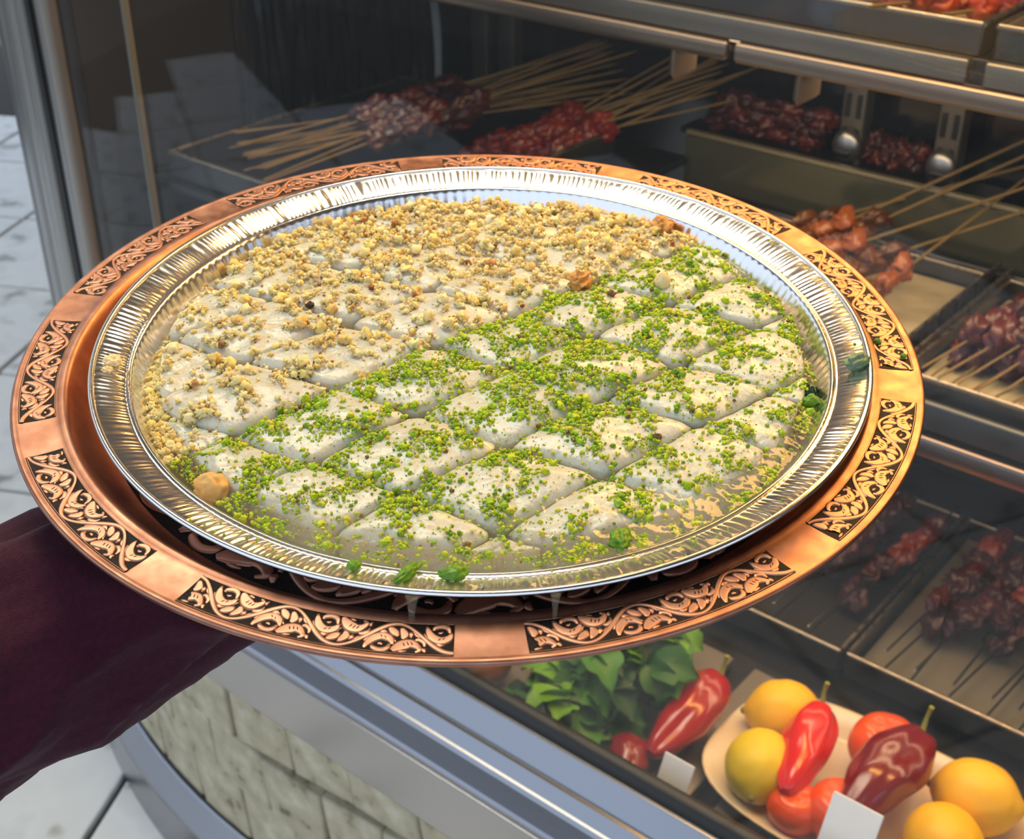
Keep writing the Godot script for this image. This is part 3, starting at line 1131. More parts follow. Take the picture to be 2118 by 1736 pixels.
# One raised stroke; lay_on turns Vector3(s, v, lift) of the ornament's plane into a point of the metal.
func stroke(m: MB, ctrl: Array, lay_on: Callable, lift := 0.00065, per := 5) -> void:
	var path := smooth_path(ctrl, per)
	var rows := []
	for i in path.size():
		var p: Vector3 = path[i]
		var q: Vector3 = path[mini(i + 1, path.size() - 1)]
		var o: Vector3 = path[maxi(i - 1, 0)]
		var d := Vector2(q.x - o.x, q.y - o.y).normalized()
		var nrm := Vector2(-d.y, d.x)
		var w := maxf(p.z, 0.004)
		var hgt := lift * clampf(w / 0.06, 0.25, 1.0)
		var row := []
		for e in [[-1.0, -0.1], [-0.90, 0.68], [-0.6, 1.0], [0.0, 0.88 if w > 0.07 else 1.0], [0.6, 1.0], [0.90, 0.68], [1.0, -0.1]]:
			row.append(lay_on.call(Vector3(p.x + nrm.x * w * e[0], p.y + nrm.y * w * e[0], hgt * e[1])))
		rows.append(row)
	var first := m.v.size()
	m.grid(rows, false)
	# strokes may run either way round: turn the ones whose faces look into the metal
	var a := m.v[first + 3]
	var f := (m.v[first + 4] - a).cross(m.v[first + 10] - a)
	if f.y < 0.0:
		var from := m.t.size() - (rows.size() - 1) * 6 * 6
		for i in range(from, m.t.size(), 3):
			var x := m.t[i + 1]
			m.t[i + 1] = m.t[i + 2]
			m.t[i + 2] = x


# The scroll of the rim: a wave of stem with a curled leaf, lobes and tendrils in every bay. Lengths in units of the band's width.
func scroll(m: MB, length: float, bays: int, lay_on: Callable, lift := 0.0005) -> void:
	var p := length / bays
	var wave := []
	for i in bays * 6 + 1:
		var s := length * i / (bays * 6)
		wave.append(Vector3(s, 0.5 + 0.44 * cos(PI * s / p), 0.058 + 0.012 * sin(i)))
	stroke(m, wave, lay_on, lift, 4)
	var motif := [
		[[-0.50, 0.07, 0.03], [-0.59, 0.14, 0.05], [-0.53, 0.25, 0.075], [-0.38, 0.34, 0.13], [-0.20, 0.29, 0.15], [-0.05, 0.16, 0.11], [0.03, 0.07, 0.05]],
		[[0.05, 0.28, 0.03], [0.13, 0.45, 0.09], [0.32, 0.53, 0.115], [0.51, 0.43, 0.11], [0.62, 0.25, 0.075], [0.67, 0.09, 0.03]],
		[[0.11, 0.29, 0.03], [0.16, 0.13, 0.06], [0.31, 0.07, 0.065], [0.47, 0.13, 0.055], [0.50, 0.22, 0.03]],
		[[-0.15, 0.47, 0.04], [-0.19, 0.61, 0.10], [-0.11, 0.76, 0.065], [-0.05, 0.83, 0.02]],
		[[-0.04, 0.54, 0.03], [0.05, 0.66, 0.10], [0.17, 0.76, 0.075], [0.25, 0.78, 0.02]],
		[[0.22, 0.64, 0.02], [0.32, 0.67, 0.06], [0.41, 0.61, 0.03]],
		[[-0.34, 0.53, 0.02], [-0.34, 0.63, 0.055], [-0.29, 0.71, 0.02]],
		[[-0.69, 0.27, 0.02], [-0.66, 0.40, 0.05], [-0.54, 0.48, 0.055], [-0.46, 0.43, 0.03]],
		[[-0.72, 0.08, 0.02], [-0.68, 0.16, 0.045], [-0.70, 0.22, 0.02]],
		[[-0.60, 0.55, 0.02], [-0.47, 0.61, 0.032], [-0.40, 0.73, 0.030], [-0.31, 0.80, 0.015]],
		[[0.44, 0.60, 0.02], [0.55, 0.53, 0.036], [0.64, 0.43, 0.034], [0.72, 0.32, 0.015]],
		[[0.28, 0.25, 0.02], [0.33, 0.285, 0.03], [0.38, 0.27, 0.02]],
		[[-0.02, 0.38, 0.015], [0.04, 0.44, 0.028], [0.05, 0.51, 0.015]],
		[[-0.30, 0.10, 0.015], [-0.20, 0.08, 0.035], [-0.12, 0.07, 0.015]]]
	var sx := p / 1.36
	for b in bays + 1:
		for s in motif:
			var ctrl := []
			for q in s:
				var x: float = b * p + q[0] * sx
				var y: float = q[1]
				ctrl.append(Vector3(x, y if b % 2 == 0 else 1.0 - y, q[2] * 1.16))
			ctrl = ctrl.filter(func(q: Vector3) -> bool: return q.x > q.z * 0.8 and q.x < length - q.z * 0.8)
			if ctrl.size() > 2:
				stroke(m, ctrl, lay_on, lift)


func copper_tray() -> void:
	var o := thing("copper_tray", "round copper tray with dark scroll-engraved rim panels held over the counter", "tray")
	o.transform = tray_frame
	var prof := [Vector2(0.002, -0.0225), Vector2(0.165, -0.0225), Vector2(0.172, -0.0205), Vector2(0.179, -0.0150), Vector2(0.184, -0.0085), Vector2(0.1885, -0.0030), Vector2(0.194, -0.0016), Vector2(0.2085, -0.0020), Vector2(0.2102, -0.0016), Vector2(0.2112, -0.0006), Vector2(0.2113, 0.0005), Vector2(0.2106, 0.0014), Vector2(0.2095, 0.0015), Vector2(0.2085, 0.0012)]
	for k in 9:
		var r := 0.2078 - k * 0.00195
		prof.append(Vector2(r, rim_y(r)))
	prof.append_array([Vector2(0.1905, 0.0014), Vector2(0.1890, 0.0019), Vector2(0.1876, 0.0018), Vector2(0.1862, 0.0008), Vector2(0.1845, -0.0016), Vector2(0.1825, -0.0052), Vector2(0.1802, -0.0088), Vector2(0.1775, -0.0124), Vector2(0.1745, -0.0153), Vector2(0.1715, -0.0171), Vector2(0.168, -0.0179), Vector2(0.12, -0.018), Vector2(0.002, -0.018)])
	var body := MB.new()
	body.lathe(prof, 300)
	part(o, "tray_body", body, copper)
	var W := 0.0158
	for i in 10:
		var d0: float = GAPS[i] + 3.7
		var d1: float = GAPS[i + 1] - 3.7
		var base := MB.new()
		var rows := []
		for j in 5:
			var r := 0.1917 + 0.0160 * j / 4.0
			var row := []
			for k in 41:
				row.append(polar(lerpf(d0, d1, k / 40.0), r, rim_y(r) + 0.00012))
			row.reverse()
			rows.append(row)
		rows.reverse()
		base.grid(rows, false)
		var pn := part(o, "engraved_panel", base, dark_fill)
		var m := MB.new()
		var arc := deg_to_rad(d1 - d0) * 0.1995 / W
		var on := func(q: Vector3) -> Vector3:
			var r := 0.2073 - (1.0 - clampf(q.y, 0.0, 1.0)) * W * 0.975
			return polar(d0 + (d1 - d0) * clampf(q.x, 0.0, arc) / arc, r, rim_y(r) + 0.0001 + q.z)
		scroll(m, arc, maxi(4, int(round(arc / 1.28))), on)
		part(pn, "scroll_relief", m, copper_relief)
		var cut := MB.new()
		var bays := maxi(4, int(round(arc / 1.28)))
		for q in bays + 1:
			for tick in [[-0.42, 0.27, 0.10], [-0.33, 0.26, 0.11], [-0.24, 0.23, 0.11], [0.22, 0.44, 0.07], [0.32, 0.47, 0.07]]:
				var s: float = arc / bays * (q + tick[0] / 1.36)
				if s < 0.1 or s > arc - 0.1:
					continue
				var v0: float = tick[1]
				var v1: float = tick[1] + tick[2]
				if q % 2 == 1:
					v0 = 1.0 - v0
					v1 = 1.0 - v1
				stroke(cut, [Vector3(s, v0, 0.008), Vector3(s + 0.02, (v0 + v1) / 2, 0.016), Vector3(s + 0.05, v1, 0.008)], func(z: Vector3) -> Vector3: return on.call(z + Vector3(0, 0, 0.00036)), 0.0008, 3)
		part(pn, "incised_ticks", cut, dark_fill)
		# a fine raised border round each panel
		var br := MB.new()
		var ring := [Vector3(0.02, 0.0, 0.02), Vector3(arc * 0.5, 0.0, 0.02), Vector3(arc - 0.02, 0.0, 0.02)]
		var ring2 := [Vector3(0.02, 1.0, 0.02), Vector3(arc * 0.5, 1.0, 0.02), Vector3(arc - 0.02, 1.0, 0.02)]
		stroke(br, ring, on, 0.0004, 16)
		stroke(br, ring2, on, 0.0004, 16)
		part(pn, "panel_border", br, copper_relief)
	# the floor of the tray: dark, cross-hatched, with larger scrolls
	var fb := MB.new()
	var rws := []
	for j in 6:
		var r := 0.1715 - 0.0085 * j
		var row := []
		for k in 180:
			row.append(polar(-360.0 * k / 180.0, r, -0.0172 if j == 0 else -0.01775))
		rws.append(row)
	fb.grid(rws, true)
	var fl := part(o, "engraved_floor", fb, dark_fill)
	var fm := MB.new()
	var W2 := 0.034
	var total := TAU * 0.152 / W2
	var on_floor := func(q: Vector3) -> Vector3:
		var r := 0.1705 - (1.0 - clampf(q.y, 0.0, 1.0)) * W2
		return polar(360.0 * q.x / total, r, -0.0177 + q.z)
	scroll(fm, total, 20, on_floor, 0.0011)
	part(fl, "floor_scroll", fm, copper_relief)


# ---------------------------------------------------------------- foil pan

const PAN := Vector3(0.0059, 0.0, 0.0102)     # its centre on the tray
const SHRINK := 0.971


func foil_pan() -> void:
	var o := thing("foil_pan", "round crimped aluminium foil pan resting in the copper tray", "pan")
	o.transform = in_tray(PAN + Vector3(0, -0.0176, 0))
	var lift := 0.0176
	# wall and base: fine upright flutes, outside and inside
	var rows := []
	var segs := 720
	for p in [Vector2(0.010, -0.0174), Vector2(0.146, -0.0174), Vector2(0.151, -0.0165), Vector2(0.1545, -0.012), Vector2(0.1600, -0.003), Vector2(0.1650, 0.0050), Vector2(0.1662, 0.0070), Vector2(0.1672, 0.0077), Vector2(0.1664, 0.0078), Vector2(0.1654, 0.0072), Vector2(0.1645, 0.0054), Vector2(0.1622, 0.0012), Vector2(0.1594, -0.0032), Vector2(0.1565, -0.008), Vector2(0.1538, -0.012), Vector2(0.150, -0.0159), Vector2(0.146, -0.0168), Vector2(0.010, -0.0168)]:
		var row := []
		for i in segs:
			var a := TAU * i / segs
			var fl := 0.00022 * sin(a * 180.0 + 2.0 * noise.get_noise_2d(cos(a) * 3.0, sin(a) * 3.0)) * (1.0 if p.y < 0.006 and p.y > -0.0163 else 0.0)
			var wob: float = 0.00035 * noise.get_noise_2d(cos(a) * 2.5 + 7.0, sin(a) * 2.5) - p.x * (1.0 - SHRINK)
			row.append(Vector3((p.x + fl + wob) * cos(a), p.y + lift, -(p.x + fl + wob) * sin(a)))
		rows.append(row)
	var wm := MB.new()
	wm.grid(rows, true)
	part(o, "wall_and_base", wm, foil)
	# the flange: pressed radial crimps, uneven from place to place
	rows = []
	segs = 1980
	var prof := [Vector2(0.1672, 0.0077), Vector2(0.1681, 0.0072), Vector2(0.1689, 0.0074), Vector2(0.1702, 0.0080), Vector2(0.1722, 0.0089), Vector2(0.1745, 0.0098), Vector2(0.1768, 0.0106), Vector2(0.1790, 0.0113), Vector2(0.1806, 0.0117), Vector2(0.1816, 0.0121)]
	prof.reverse()
	for p in prof:
		var row := []
		var f := clampf((p.x - 0.1684) / 0.0130, 0.0, 1.0)
		for i in segs:
			var a := TAU * i / segs
			var soft := smoothstep(-0.25, 0.35, noise.get_noise_2d(cos(a) * 1.6, sin(a) * 1.6 + 4.0))
			var ph := a * 330.0 + 5.0 * noise.get_noise_2d(cos(a) * 9.0, sin(a) * 9.0) + 0.6 * noise.get_noise_2d(p.x * 300.0, a * 20.0)
			var crimp := (0.00009 + 0.00017 * soft) * sin(ph) * pow(sin(PI * f), 0.55) if f > 0.0 and f < 1.0 else 0.0
			var broad := 0.00035 * noise.get_noise_2d(cos(a) * 14.0, sin(a) * 14.0) * f
			row.append(Vector3(p.x * SHRINK * cos(a), p.y + crimp + broad + lift, -p.x * SHRINK * sin(a)))
		rows.append(row)
	var fm := MB.new()
	fm.grid(rows, true)
	part(o, "crimped_flange", fm, foil)
	var ring := []
	for k in 11:
		var a := TAU * k / 10.0
		ring.append(Vector2(0.1828 * SHRINK + 0.0014 * cos(a), 0.0122 + 0.0013 * sin(a) + lift))
	var rm := MB.new()
	rm.lathe(ring, 360)
	part(o, "rolled_edge", rm, foil)


# ---------------------------------------------------------------- the pastry: a slab of thin sheets cut on two slants

class Piece:
	var center := Vector2.ZERO
	var normals: Array = []
	var dist: Array = []
	var lo := Vector2.ZERO
	var hi := Vector2.ZERO
	var dome := 0.006
	var edge := 0.0
	var lean := Vector2.ZERO
	var walnut := false
	var row := 0
	var col := 0
	var area := 0.0

	func gauge(p: Vector2) -> float:      # 0 at the centre, 1 at the cut
		var s := 0.0
		for k in normals.size():
			var g: float = (p - center).dot(normals[k]) / dist[k]
			if g > 0.0:
				s += pow(g, 9.0)
		return pow(s, 1.0 / 9.0)

	func shape(t: float) -> float:
		return 1.0 - 0.46 * pow(t, 2.6) - 0.34 * pow(t, 16.0)


var pieces: Array = []
var height := PackedFloat32Array()
const GRID := 300
const SPAN := 0.172
const A_DIR := 0.6685     # radians: the slant of the first set of cuts
const B_DIR := -0.489


func a_off(p: Vector2) -> float:
	return p.x * sin(A_DIR) + p.y * cos(A_DIR)


func b_off(p: Vector2) -> float:
	return p.x * sin(B_DIR) + p.y * cos(B_DIR)


func pastry_top(x: float, z: float) -> float:      # a broad mound
	var r := Vector2(x - PAN.x, z - PAN.z).length() / 0.158
	return 0.0030 * (1.0 - r * r) - 0.0008 + 0.0014 * noise.get_noise_2d(x * 22.0, z * 22.0)


func fine(x: float, z: float) -> float:
	return 0.00075 * noise.get_noise_2d(x * 85.0 + 4.0, z * 85.0) + 0.00035 * noise.get_noise_2d(x * 260.0, z * 260.0 + 8.0)


func pastry_pieces() -> void:
	var al := [-0.171, -0.131, -0.088, -0.046, -0.001, 0.0370, 0.0795, 0.1204, 0.166]
	var bl := [-0.170, -0.120, -0.0725, -0.0245, 0.0182, 0.0687, 0.1176, 0.168]
	var da := Vector2(cos(A_DIR), -sin(A_DIR))
	var db := Vector2(cos(B_DIR), -sin(B_DIR))
	var na := Vector2(sin(A_DIR), cos(A_DIR))
	var nb := Vector2(sin(B_DIR), cos(B_DIR))
	var det := na.x * nb.y - na.y * nb.x
	var cross_at := func(u: float, w: float) -> Vector2: return Vector2((u * nb.y - w * na.y) / det, (na.x * w - nb.x * u) / det)
	var circle := PackedVector2Array()
	for k in 60:
		var a := TAU * k / 60.0
		circle.append(Vector2(0.006 + 0.1535 * cos(a), 0.0005 + 0.1535 * sin(a)))
	var wall := PackedVector2Array()
	for k in 60:
		var a := TAU * k / 60.0
		wall.append(Vector2(PAN.x + 0.1556 * cos(a), PAN.z + 0.1556 * sin(a)))
	circle = Geometry2D.intersect_polygons(circle, wall)[0]
	for i in al.size() - 1:
		for j in bl.size() - 1:
			if i == 5 and j == 4:
				continue                      # one long piece was left uncut here
			var w0: float = bl[j]
			var w1: float = bl[j + 1]
			if i == 5 and j == 3:
				w1 = bl[5]
			var shift := rng.randf_range(-0.002, 0.002)
			var cell := PackedVector2Array([cross_at.call(al[i], w0 + shift), cross_at.call(al[i + 1], w0 - shift), cross_at.call(al[i + 1], w1 - shift), cross_at.call(al[i], w1 + shift)])
			for poly in Geometry2D.intersect_polygons(cell, circle):
				var p := Piece.new()
				var c := Vector2.ZERO
				var ar := 0.0
				for k in poly.size():
					var e: Vector2 = poly[k]
					var f: Vector2 = poly[(k + 1) % poly.size()]
					var x := e.cross(f)
					ar += x
					c += (e + f) * x
				c /= 3.0 * ar
				p.area = absf(ar) / 2.0
				if p.area < 0.00009:
					continue
				p.center = c
				p.lo = poly[0]
				p.hi = poly[0]
				for k in poly.size():
					var e: Vector2 = poly[k]
					var f: Vector2 = poly[(k + 1) % poly.size()]
					p.lo = p.lo.min(e)
					p.hi = p.hi.max(e)
					if e.distance_to(f) < 0.0006:
						continue
					var nn := (f - e).orthogonal().normalized()
					var dd := nn.dot(e - c)
					if dd < 0.0:
						nn = -nn
						dd = -dd
					p.normals.append(nn)
					p.dist.append(maxf(dd - 0.0003, 0.001))
				p.walnut = i < 4
				p.row = i
				p.col = j
				p.dome = clampf(0.0058 * sqrt(p.area / 0.002), 0.0025, 0.0066)
				p.lean = Vector2(rng.randf_range(-0.03, 0.03), rng.randf_range(-0.03, 0.03))
				pieces.append(p)
	height.resize(GRID * GRID)
	height.fill(-0.0048)
	# names by place: along which row, counted from the pan's left side
	var by_row := {}
	for p in pieces:
		if not by_row.has(p.row):
			by_row[p.row] = []
		by_row[p.row].append(p)
	var counts := ["first", "second", "third", "fourth", "fifth", "sixth", "seventh", "eighth"]
	var row_says := {0: "row farthest back on the walnut side", 1: "second walnut row from the back", 2: "third walnut row from the back", 3: "walnut row next to the pistachio half", 4: "pistachio row next to the walnut half", 5: "second pistachio row from the walnut half", 6: "third pistachio row from the walnut half", 7: "pistachio row nearest the front right rim"}
	for key in by_row:
		var line: Array = by_row[key]
		line.sort_custom(func(x, y): return x.center.x < y.center.x)
		for k in line.size():
			var p: Piece = line[k]
			var label := "pale cut pastry, %s from left in the %s" % [counts[k], row_says[key]]
			if k == line.size() - 1 and k > 1:
				label = "pale cut pastry, last at right in the %s" % row_says[key]
			if p.row == 5 and p.col == 3:
				label = "longest uncut pastry piece, thick with pistachio in the middle of the pan"
			slice(p, label)


func slice(p: Piece, label: String) -> void:
	var n := 72
	var m := MB.new()
	var base_y := -0.0166
	var rows := []
	# cut sides in thin sheets, then the domed top
	var side := 9
	for k in side:
		var row := []
		for i in n:
			var a := -TAU * i / n
			var d := Vector2(cos(a), sin(a))
			var reach := 1.0 / p.gauge(p.center + d)
			var wig := 0.0004 * sin(k * 2.6 + 3.0 * noise.get_noise_2d(i * 0.4, p.center.x * 90.0)) + 0.0004 * noise.get_noise_3d(d.x * 4.0, k * 0.9, d.y * 4.0 + p.center.y * 50.0)
			var q := p.center + d * (reach + wig)
			var top := pastry_top(q.x, q.y) + p.lean.dot(q - p.center)
			row.append(Vector3(q.x - p.center.x, lerpf(base_y, top - 0.0006, pow(k / float(side - 1), 0.8)) - base_y, q.y - p.center.y))
		rows.append(row)
	for t in [0.995, 0.98, 0.955, 0.92, 0.87, 0.81, 0.74, 0.66, 0.57, 0.47, 0.36, 0.24, 0.12]:
		var row := []
		for i in n:
			var a := -TAU * i / n
			var d := Vector2(cos(a), sin(a))
			var q: Vector2 = p.center + d * (t / p.gauge(p.center + d))
			row.append(Vector3(q.x - p.center.x, top_at(p, q, t) - base_y, q.y - p.center.y))
		rows.append(row)
	m.grid(rows, true)
	m.fan(rows[-1], Vector3(0, top_at(p, p.center, 0.0) - base_y, 0), true)
	single("pastry_slice", label, "pastry", m.mesh(), pastry, in_tray(Vector3(p.center.x, base_y, p.center.y)), "cut pastry slices in the foil pan")
	# remember the surface for what is strewn on it
	var a0 := Vector2i(((p.lo / SPAN + Vector2.ONE) * 0.5 * GRID).floor())
	var a1 := Vector2i(((p.hi / SPAN + Vector2.ONE) * 0.5 * GRID).ceil())
	for gy in range(maxi(a0.y, 0), mini(a1.y + 1, GRID)):
		for gx in range(maxi(a0.x, 0), mini(a1.x + 1, GRID)):
			var q := (Vector2(gx, gy) / GRID * 2.0 - Vector2.ONE) * SPAN
			var t := p.gauge(q)
			if t < 1.0:
				height[gy * GRID + gx] = maxf(height[gy * GRID + gx], top_at(p, q, t))


func top_at(p: Piece, q: Vector2, t: float) -> float:
	return pastry_top(q.x, q.y) + p.lean.dot(q - p.center) + p.dome * p.shape(t) + fine(q.x, q.y) * (1.0 - 0.5 * t)


func surface_at(x: float, z: float) -> float:
	var gx := clampi(int((x / SPAN + 1.0) * 0.5 * GRID), 0, GRID - 1)
	var gy := clampi(int((z / SPAN + 1.0) * 0.5 * GRID), 0, GRID - 1)
	return height[gy * GRID + gx]


# ---------------------------------------------------------------- crumbs of walnut and pistachio

func crumb_shape(k: int, rough: float, stretch: Vector3) -> Mesh:
	var m := MB.new()
	m.ball(Vector3.ZERO, stretch, 7, 10, func(d: Vector3) -> float: return 0.86 + rough * noise.get_noise_3d(d.x * 1.5 + k * 11.0, d.y * 1.5, d.z * 1.5 + k) + 0.5 * rough * noise.get_noise_3d(d.x * 3.7, d.y * 3.7 + k * 5.0, d.z * 3.7))
	return m.mesh()


func strew(called: String, label: String, category: String, spots: Array, colors: Array, meshes: Array, mat: Material) -> void:
	var o := thing(called, label, category)
	o.set_meta("kind", "stuff")
	o.transform = tray_frame
	for k in meshes.size():
		var mine := []
		for i in range(k, spots.size(), meshes.size()):
			mine.append(i)
		var mm := MultiMesh.new()
		mm.transform_format = MultiMesh.TRANSFORM_3D
		mm.use_colors = true
		mm.mesh = meshes[k]
		mm.instance_count = mine.size()
		for i in mine.size():
			mm.set_instance_transform(i, spots[mine[i]])
			mm.set_instance_color(i, colors[mine[i]])
		var mi := MultiMeshInstance3D.new()
		mi.name = "crumb_layer"
		mi.multimesh = mm
		mi.material_override = mat
		mi.set_meta("kind", "stuff")
		o.add_child(mi, true)


func random_basis(size: float) -> Basis:
	var q := Quaternion(Vector3(rng.randfn(), rng.randfn(), rng.randfn() + 0.001).normalized(), rng.randf() * TAU)
	return Basis(q).scaled(Vector3.ONE * size)


func crumbs() -> void:
	var spots := []
	var tints := []
	var nut := [Color(0.94, 0.86, 0.59), Color(0.92, 0.81, 0.50), Color(0.95, 0.90, 0.68), Color(0.94, 0.84, 0.50), Color(0.88, 0.74, 0.43), Color(0.95, 0.88, 0.62)]
	var husk := [Color(0.52, 0.34, 0.17), Color(0.62, 0.43, 0.22), Color(0.38, 0.25, 0.14)]
	var tries := 0
	while spots.size() < 9500 and tries < 110000:
		tries += 1
		var r := 0.1562 * sqrt(rng.randf())
		var a := rng.randf() * TAU
		var p := Vector2(PAN.x + r * cos(a), PAN.z + r * sin(a))
		var soaked := surface_at(p.x, p.y) < -0.0045
		var off := a_off(p)
		if off > -0.003 + rng.randf_range(-0.004, 0.004):
			continue
		var far := clampf((-p.y - 0.01) / 0.10, 0.0, 1.0)
		var n := noise.get_noise_2d(p.x * 75.0 + 3.0, p.y * 75.0) + 0.5 * noise.get_noise_2d(p.x * 190.0, p.y * 190.0)
		var bar := 0.28 - 0.60 * far + 0.12 * clampf((-off - 0.02) / -0.03, 0.0, 1.0)
		var clump := n - bar
		if soaked:
			clump = 0.05 if p.x < -0.05 and rng.randf() < 0.5 else -1.0
		if clump < 0.0 and rng.randf() > 0.045:
			continue
		var big := rng.randf()
		var s := 0.0004 + 0.0015 * pow(big, 3.4)
		if big > 0.988:
			s *= 1.6
		var y := surface_at(p.x, p.y) + s * 0.35 + clampf(clump, 0.0, 0.5) * rng.randf() * 0.0060
		if soaked:
			s = rng.randf_range(0.0009, 0.0024)
			y = syrup_y(p.y - PAN.z) + 0.0004 - rng.randf() * 0.0018
		spots.append(Transform3D(random_basis(s), Vector3(p.x, y, p.y)))
		var c: Color = husk[rng.randi() % 3] if rng.randf() < 0.035 else nut[rng.randi() % 6]
		c = c.lerp(Color(0.95, 0.88, 0.68), rng.randf() * 0.25)
		tints.append(c.srgb_to_linear())
	var walnut := plain(Color.WHITE, 0.55)
	walnut.vertex_color_use_as_albedo = true
	walnut.subsurf_scatter_enabled = true
	walnut.subsurf_scatter_strength = 0.25
	var ms := []
	for k in 5:
		ms.append(crumb_shape(k, 0.62, Vector3(1.1, 0.85, 1.0)))
	strew("walnut_crumbs", "crushed golden walnut strewn over the back half of the pastry", "walnuts", spots, tints, ms, walnut)
	# pistachio: finer, in drifts, a little in the syrup at the rim
	spots = []
	tints = []
	var green := [Color(0.70, 0.80, 0.12), Color(0.62, 0.77, 0.10), Color(0.76, 0.82, 0.18), Color(0.54, 0.72, 0.10), Color(0.68, 0.79, 0.09), Color(0.42, 0.60, 0.09), Color(0.78, 0.78, 0.24)]
	tries = 0
	while spots.size() < 21000 and tries < 230000:
		tries += 1
		var r := 0.1564 * sqrt(rng.randf())
		var a := rng.randf() * TAU
		var p := Vector2(PAN.x + r * cos(a), PAN.z + r * sin(a))
		var off := a_off(p)
		if off < -0.001 + rng.randf_range(-0.004, 0.003):
			continue
		var n := noise.get_noise_2d(p.x * 42.0 + 13.0, p.y * 42.0 + 5.0) + 0.55 * noise.get_noise_2d(p.x * 130.0, p.y * 130.0 + 2.0)
		var at_edge := clampf((r - 0.146) / 0.008, 0.0, 1.0)
		var near_cut := exp(-absf(off) / 0.010) * 0.35
		var heart := exp(-p.distance_squared_to(Vector2(0.045, 0.035)) / 0.0011) * 0.55
		var clump := n - 0.05 + near_cut + heart - 0.25 * clampf((off - 0.075) / 0.05, 0.0, 1.0) + (0.12 if at_edge > 0.5 else 0.0)
		if clump < 0.0 and rng.randf() > 0.13:
			continue
		var s := 0.00028 + 0.00095 * pow(rng.randf(), 3.2)
		if rng.randf() > 0.985:
			s = rng.randf_range(0.0014, 0.0022)
		var y := maxf(surface_at(p.x, p.y), syrup_y(p.y - PAN.z) - 0.0012) + s * 0.3 + clampf(clump, 0.0, 0.6) * rng.randf() * 0.0026
		spots.append(Transform3D(random_basis(s), Vector3(p.x, y, p.y)))
		var c: Color = Color(0.45, 0.33, 0.16) if rng.randf() < 0.02 else green[rng.randi() % 7]
		tints.append(c.srgb_to_linear())
	# strays on the foil flange and in the syrup over it
	for k in 90:
		var a := rng.randf() * TAU if k < 34 else deg_to_rad(rng.randf_range(50.0, 130.0))
		var r := rng.randf_range(0.1640, 0.1760)
		var p := Vector2(PAN.x + r * cos(a), PAN.z + r * sin(a))
		var s := rng.randf_range(0.0003, 0.0008)
		if a_off(p) < 0.0:
			continue
		spots.append(Transform3D(random_basis(s), Vector3(p.x, 0.0077 + (r - 0.1623) * 0.30 + s * 0.5, p.y)))
		tints.append((green[rng.randi() % 7] as Color).srgb_to_linear())
	var pist := plain(Color.WHITE, 0.5)
	pist.vertex_color_use_as_albedo = true
	ms = []
	for k in 5:
		ms.append(crumb_shape(k + 9, 0.45, Vector3(1.15, 0.8, 0.95)))
	strew("pistachio_crumbs", "bright green ground pistachio dusted over the front half of the pastry", "pistachios", spots, tints, ms, pist)


# ---------------------------------------------------------------- syrup

# The tray leans to the viewer, so the syrup stands higher at the front.
func syrup_y(z: float) -> float:
	return -0.0032 + 0.056 * z


func syrup() -> void:
	var o := thing("sugar_syrup", "clear pale syrup standing round the pastry and running over the front flange", "syrup")
	o.transform = in_tray(PAN)
	var rows := []
	for j in 29:
		var r := 0.004
		var row := []
		for i in 720:
			var a := TAU * i / 720
			var level := syrup_y(-r * sin(a))
			if j < 28:
				r = SHRINK * (0.1617 + 0.64 * level) - 0.0012 * j
			var y := level + 0.00025 * noise.get_noise_2d(r * cos(a) * 130.0, r * sin(a) * 130.0) + 0.00017 * noise.get_noise_2d(r * cos(a) * 620.0, r * sin(a) * 620.0)
			if j == 0:
				y += 0.0006
			row.append(Vector3(r * cos(a), y, -r * sin(a)))
		rows.append(row)
	var m := MB.new()
	m.grid(rows, true)
	part(o, "pool", m, syrup_mat)
	# a film over the front of the flange
	rows = []
	for j in 14:
		var f := j / 13.0
		var row := []
		for i in 160:
			var d := lerpf(48.0, 132.0, i / 159.0)
			var ends := clampf(minf(d - 48.0, 132.0 - d) / 10.0, 0.0, 1.0)
			var r := 0.1835 - f * 0.020
			var y := 0.0077 + (r - 0.1672) * 0.27 if r > 0.1672 else lerpf(0.0048, 0.0077, clampf((r - 0.1632) / 0.004, 0.0, 1.0))
			var a := deg_to_rad(d)
			y += (0.0009 + 0.0007 * noise.get_noise_2d(d * 0.25, f * 2.0) + 0.0005 * noise.get_noise_2d(d * 1.1, f * 5.0)) * ends * sin(PI * clampf(f, 0.03, 0.97)) + 0.0002
			row.append(Vector3(r * SHRINK * cos(a), y, r * SHRINK * sin(a)))
		row.reverse()
		rows.append(row)
	m = MB.new()
	m.grid(rows, false)
	part(o, "overflow_film", m, syrup_mat)
	for d in [[97.0, 0.0017], [80.5, 0.0013]]:
		var t := MB.new()
		var p0 := polar(d[0], 0.1796, 0.0118)
		var p1 := polar(d[0] + 0.1, 0.1805, 0.004)
		var p2 := polar(d[0] + 0.1, 0.1808, -0.0065)
		t.tube([p0, p0.lerp(p1, 0.5), p1, p1.lerp(p2, 0.5), p2], [d[1] * 1.5, d[1], d[1] * 0.7, d[1] * 0.65, d[1] * 0.9], 12)
		part(o, "drip", t, syrup_mat)


# ---------------------------------------------------------------- single nuts lying about

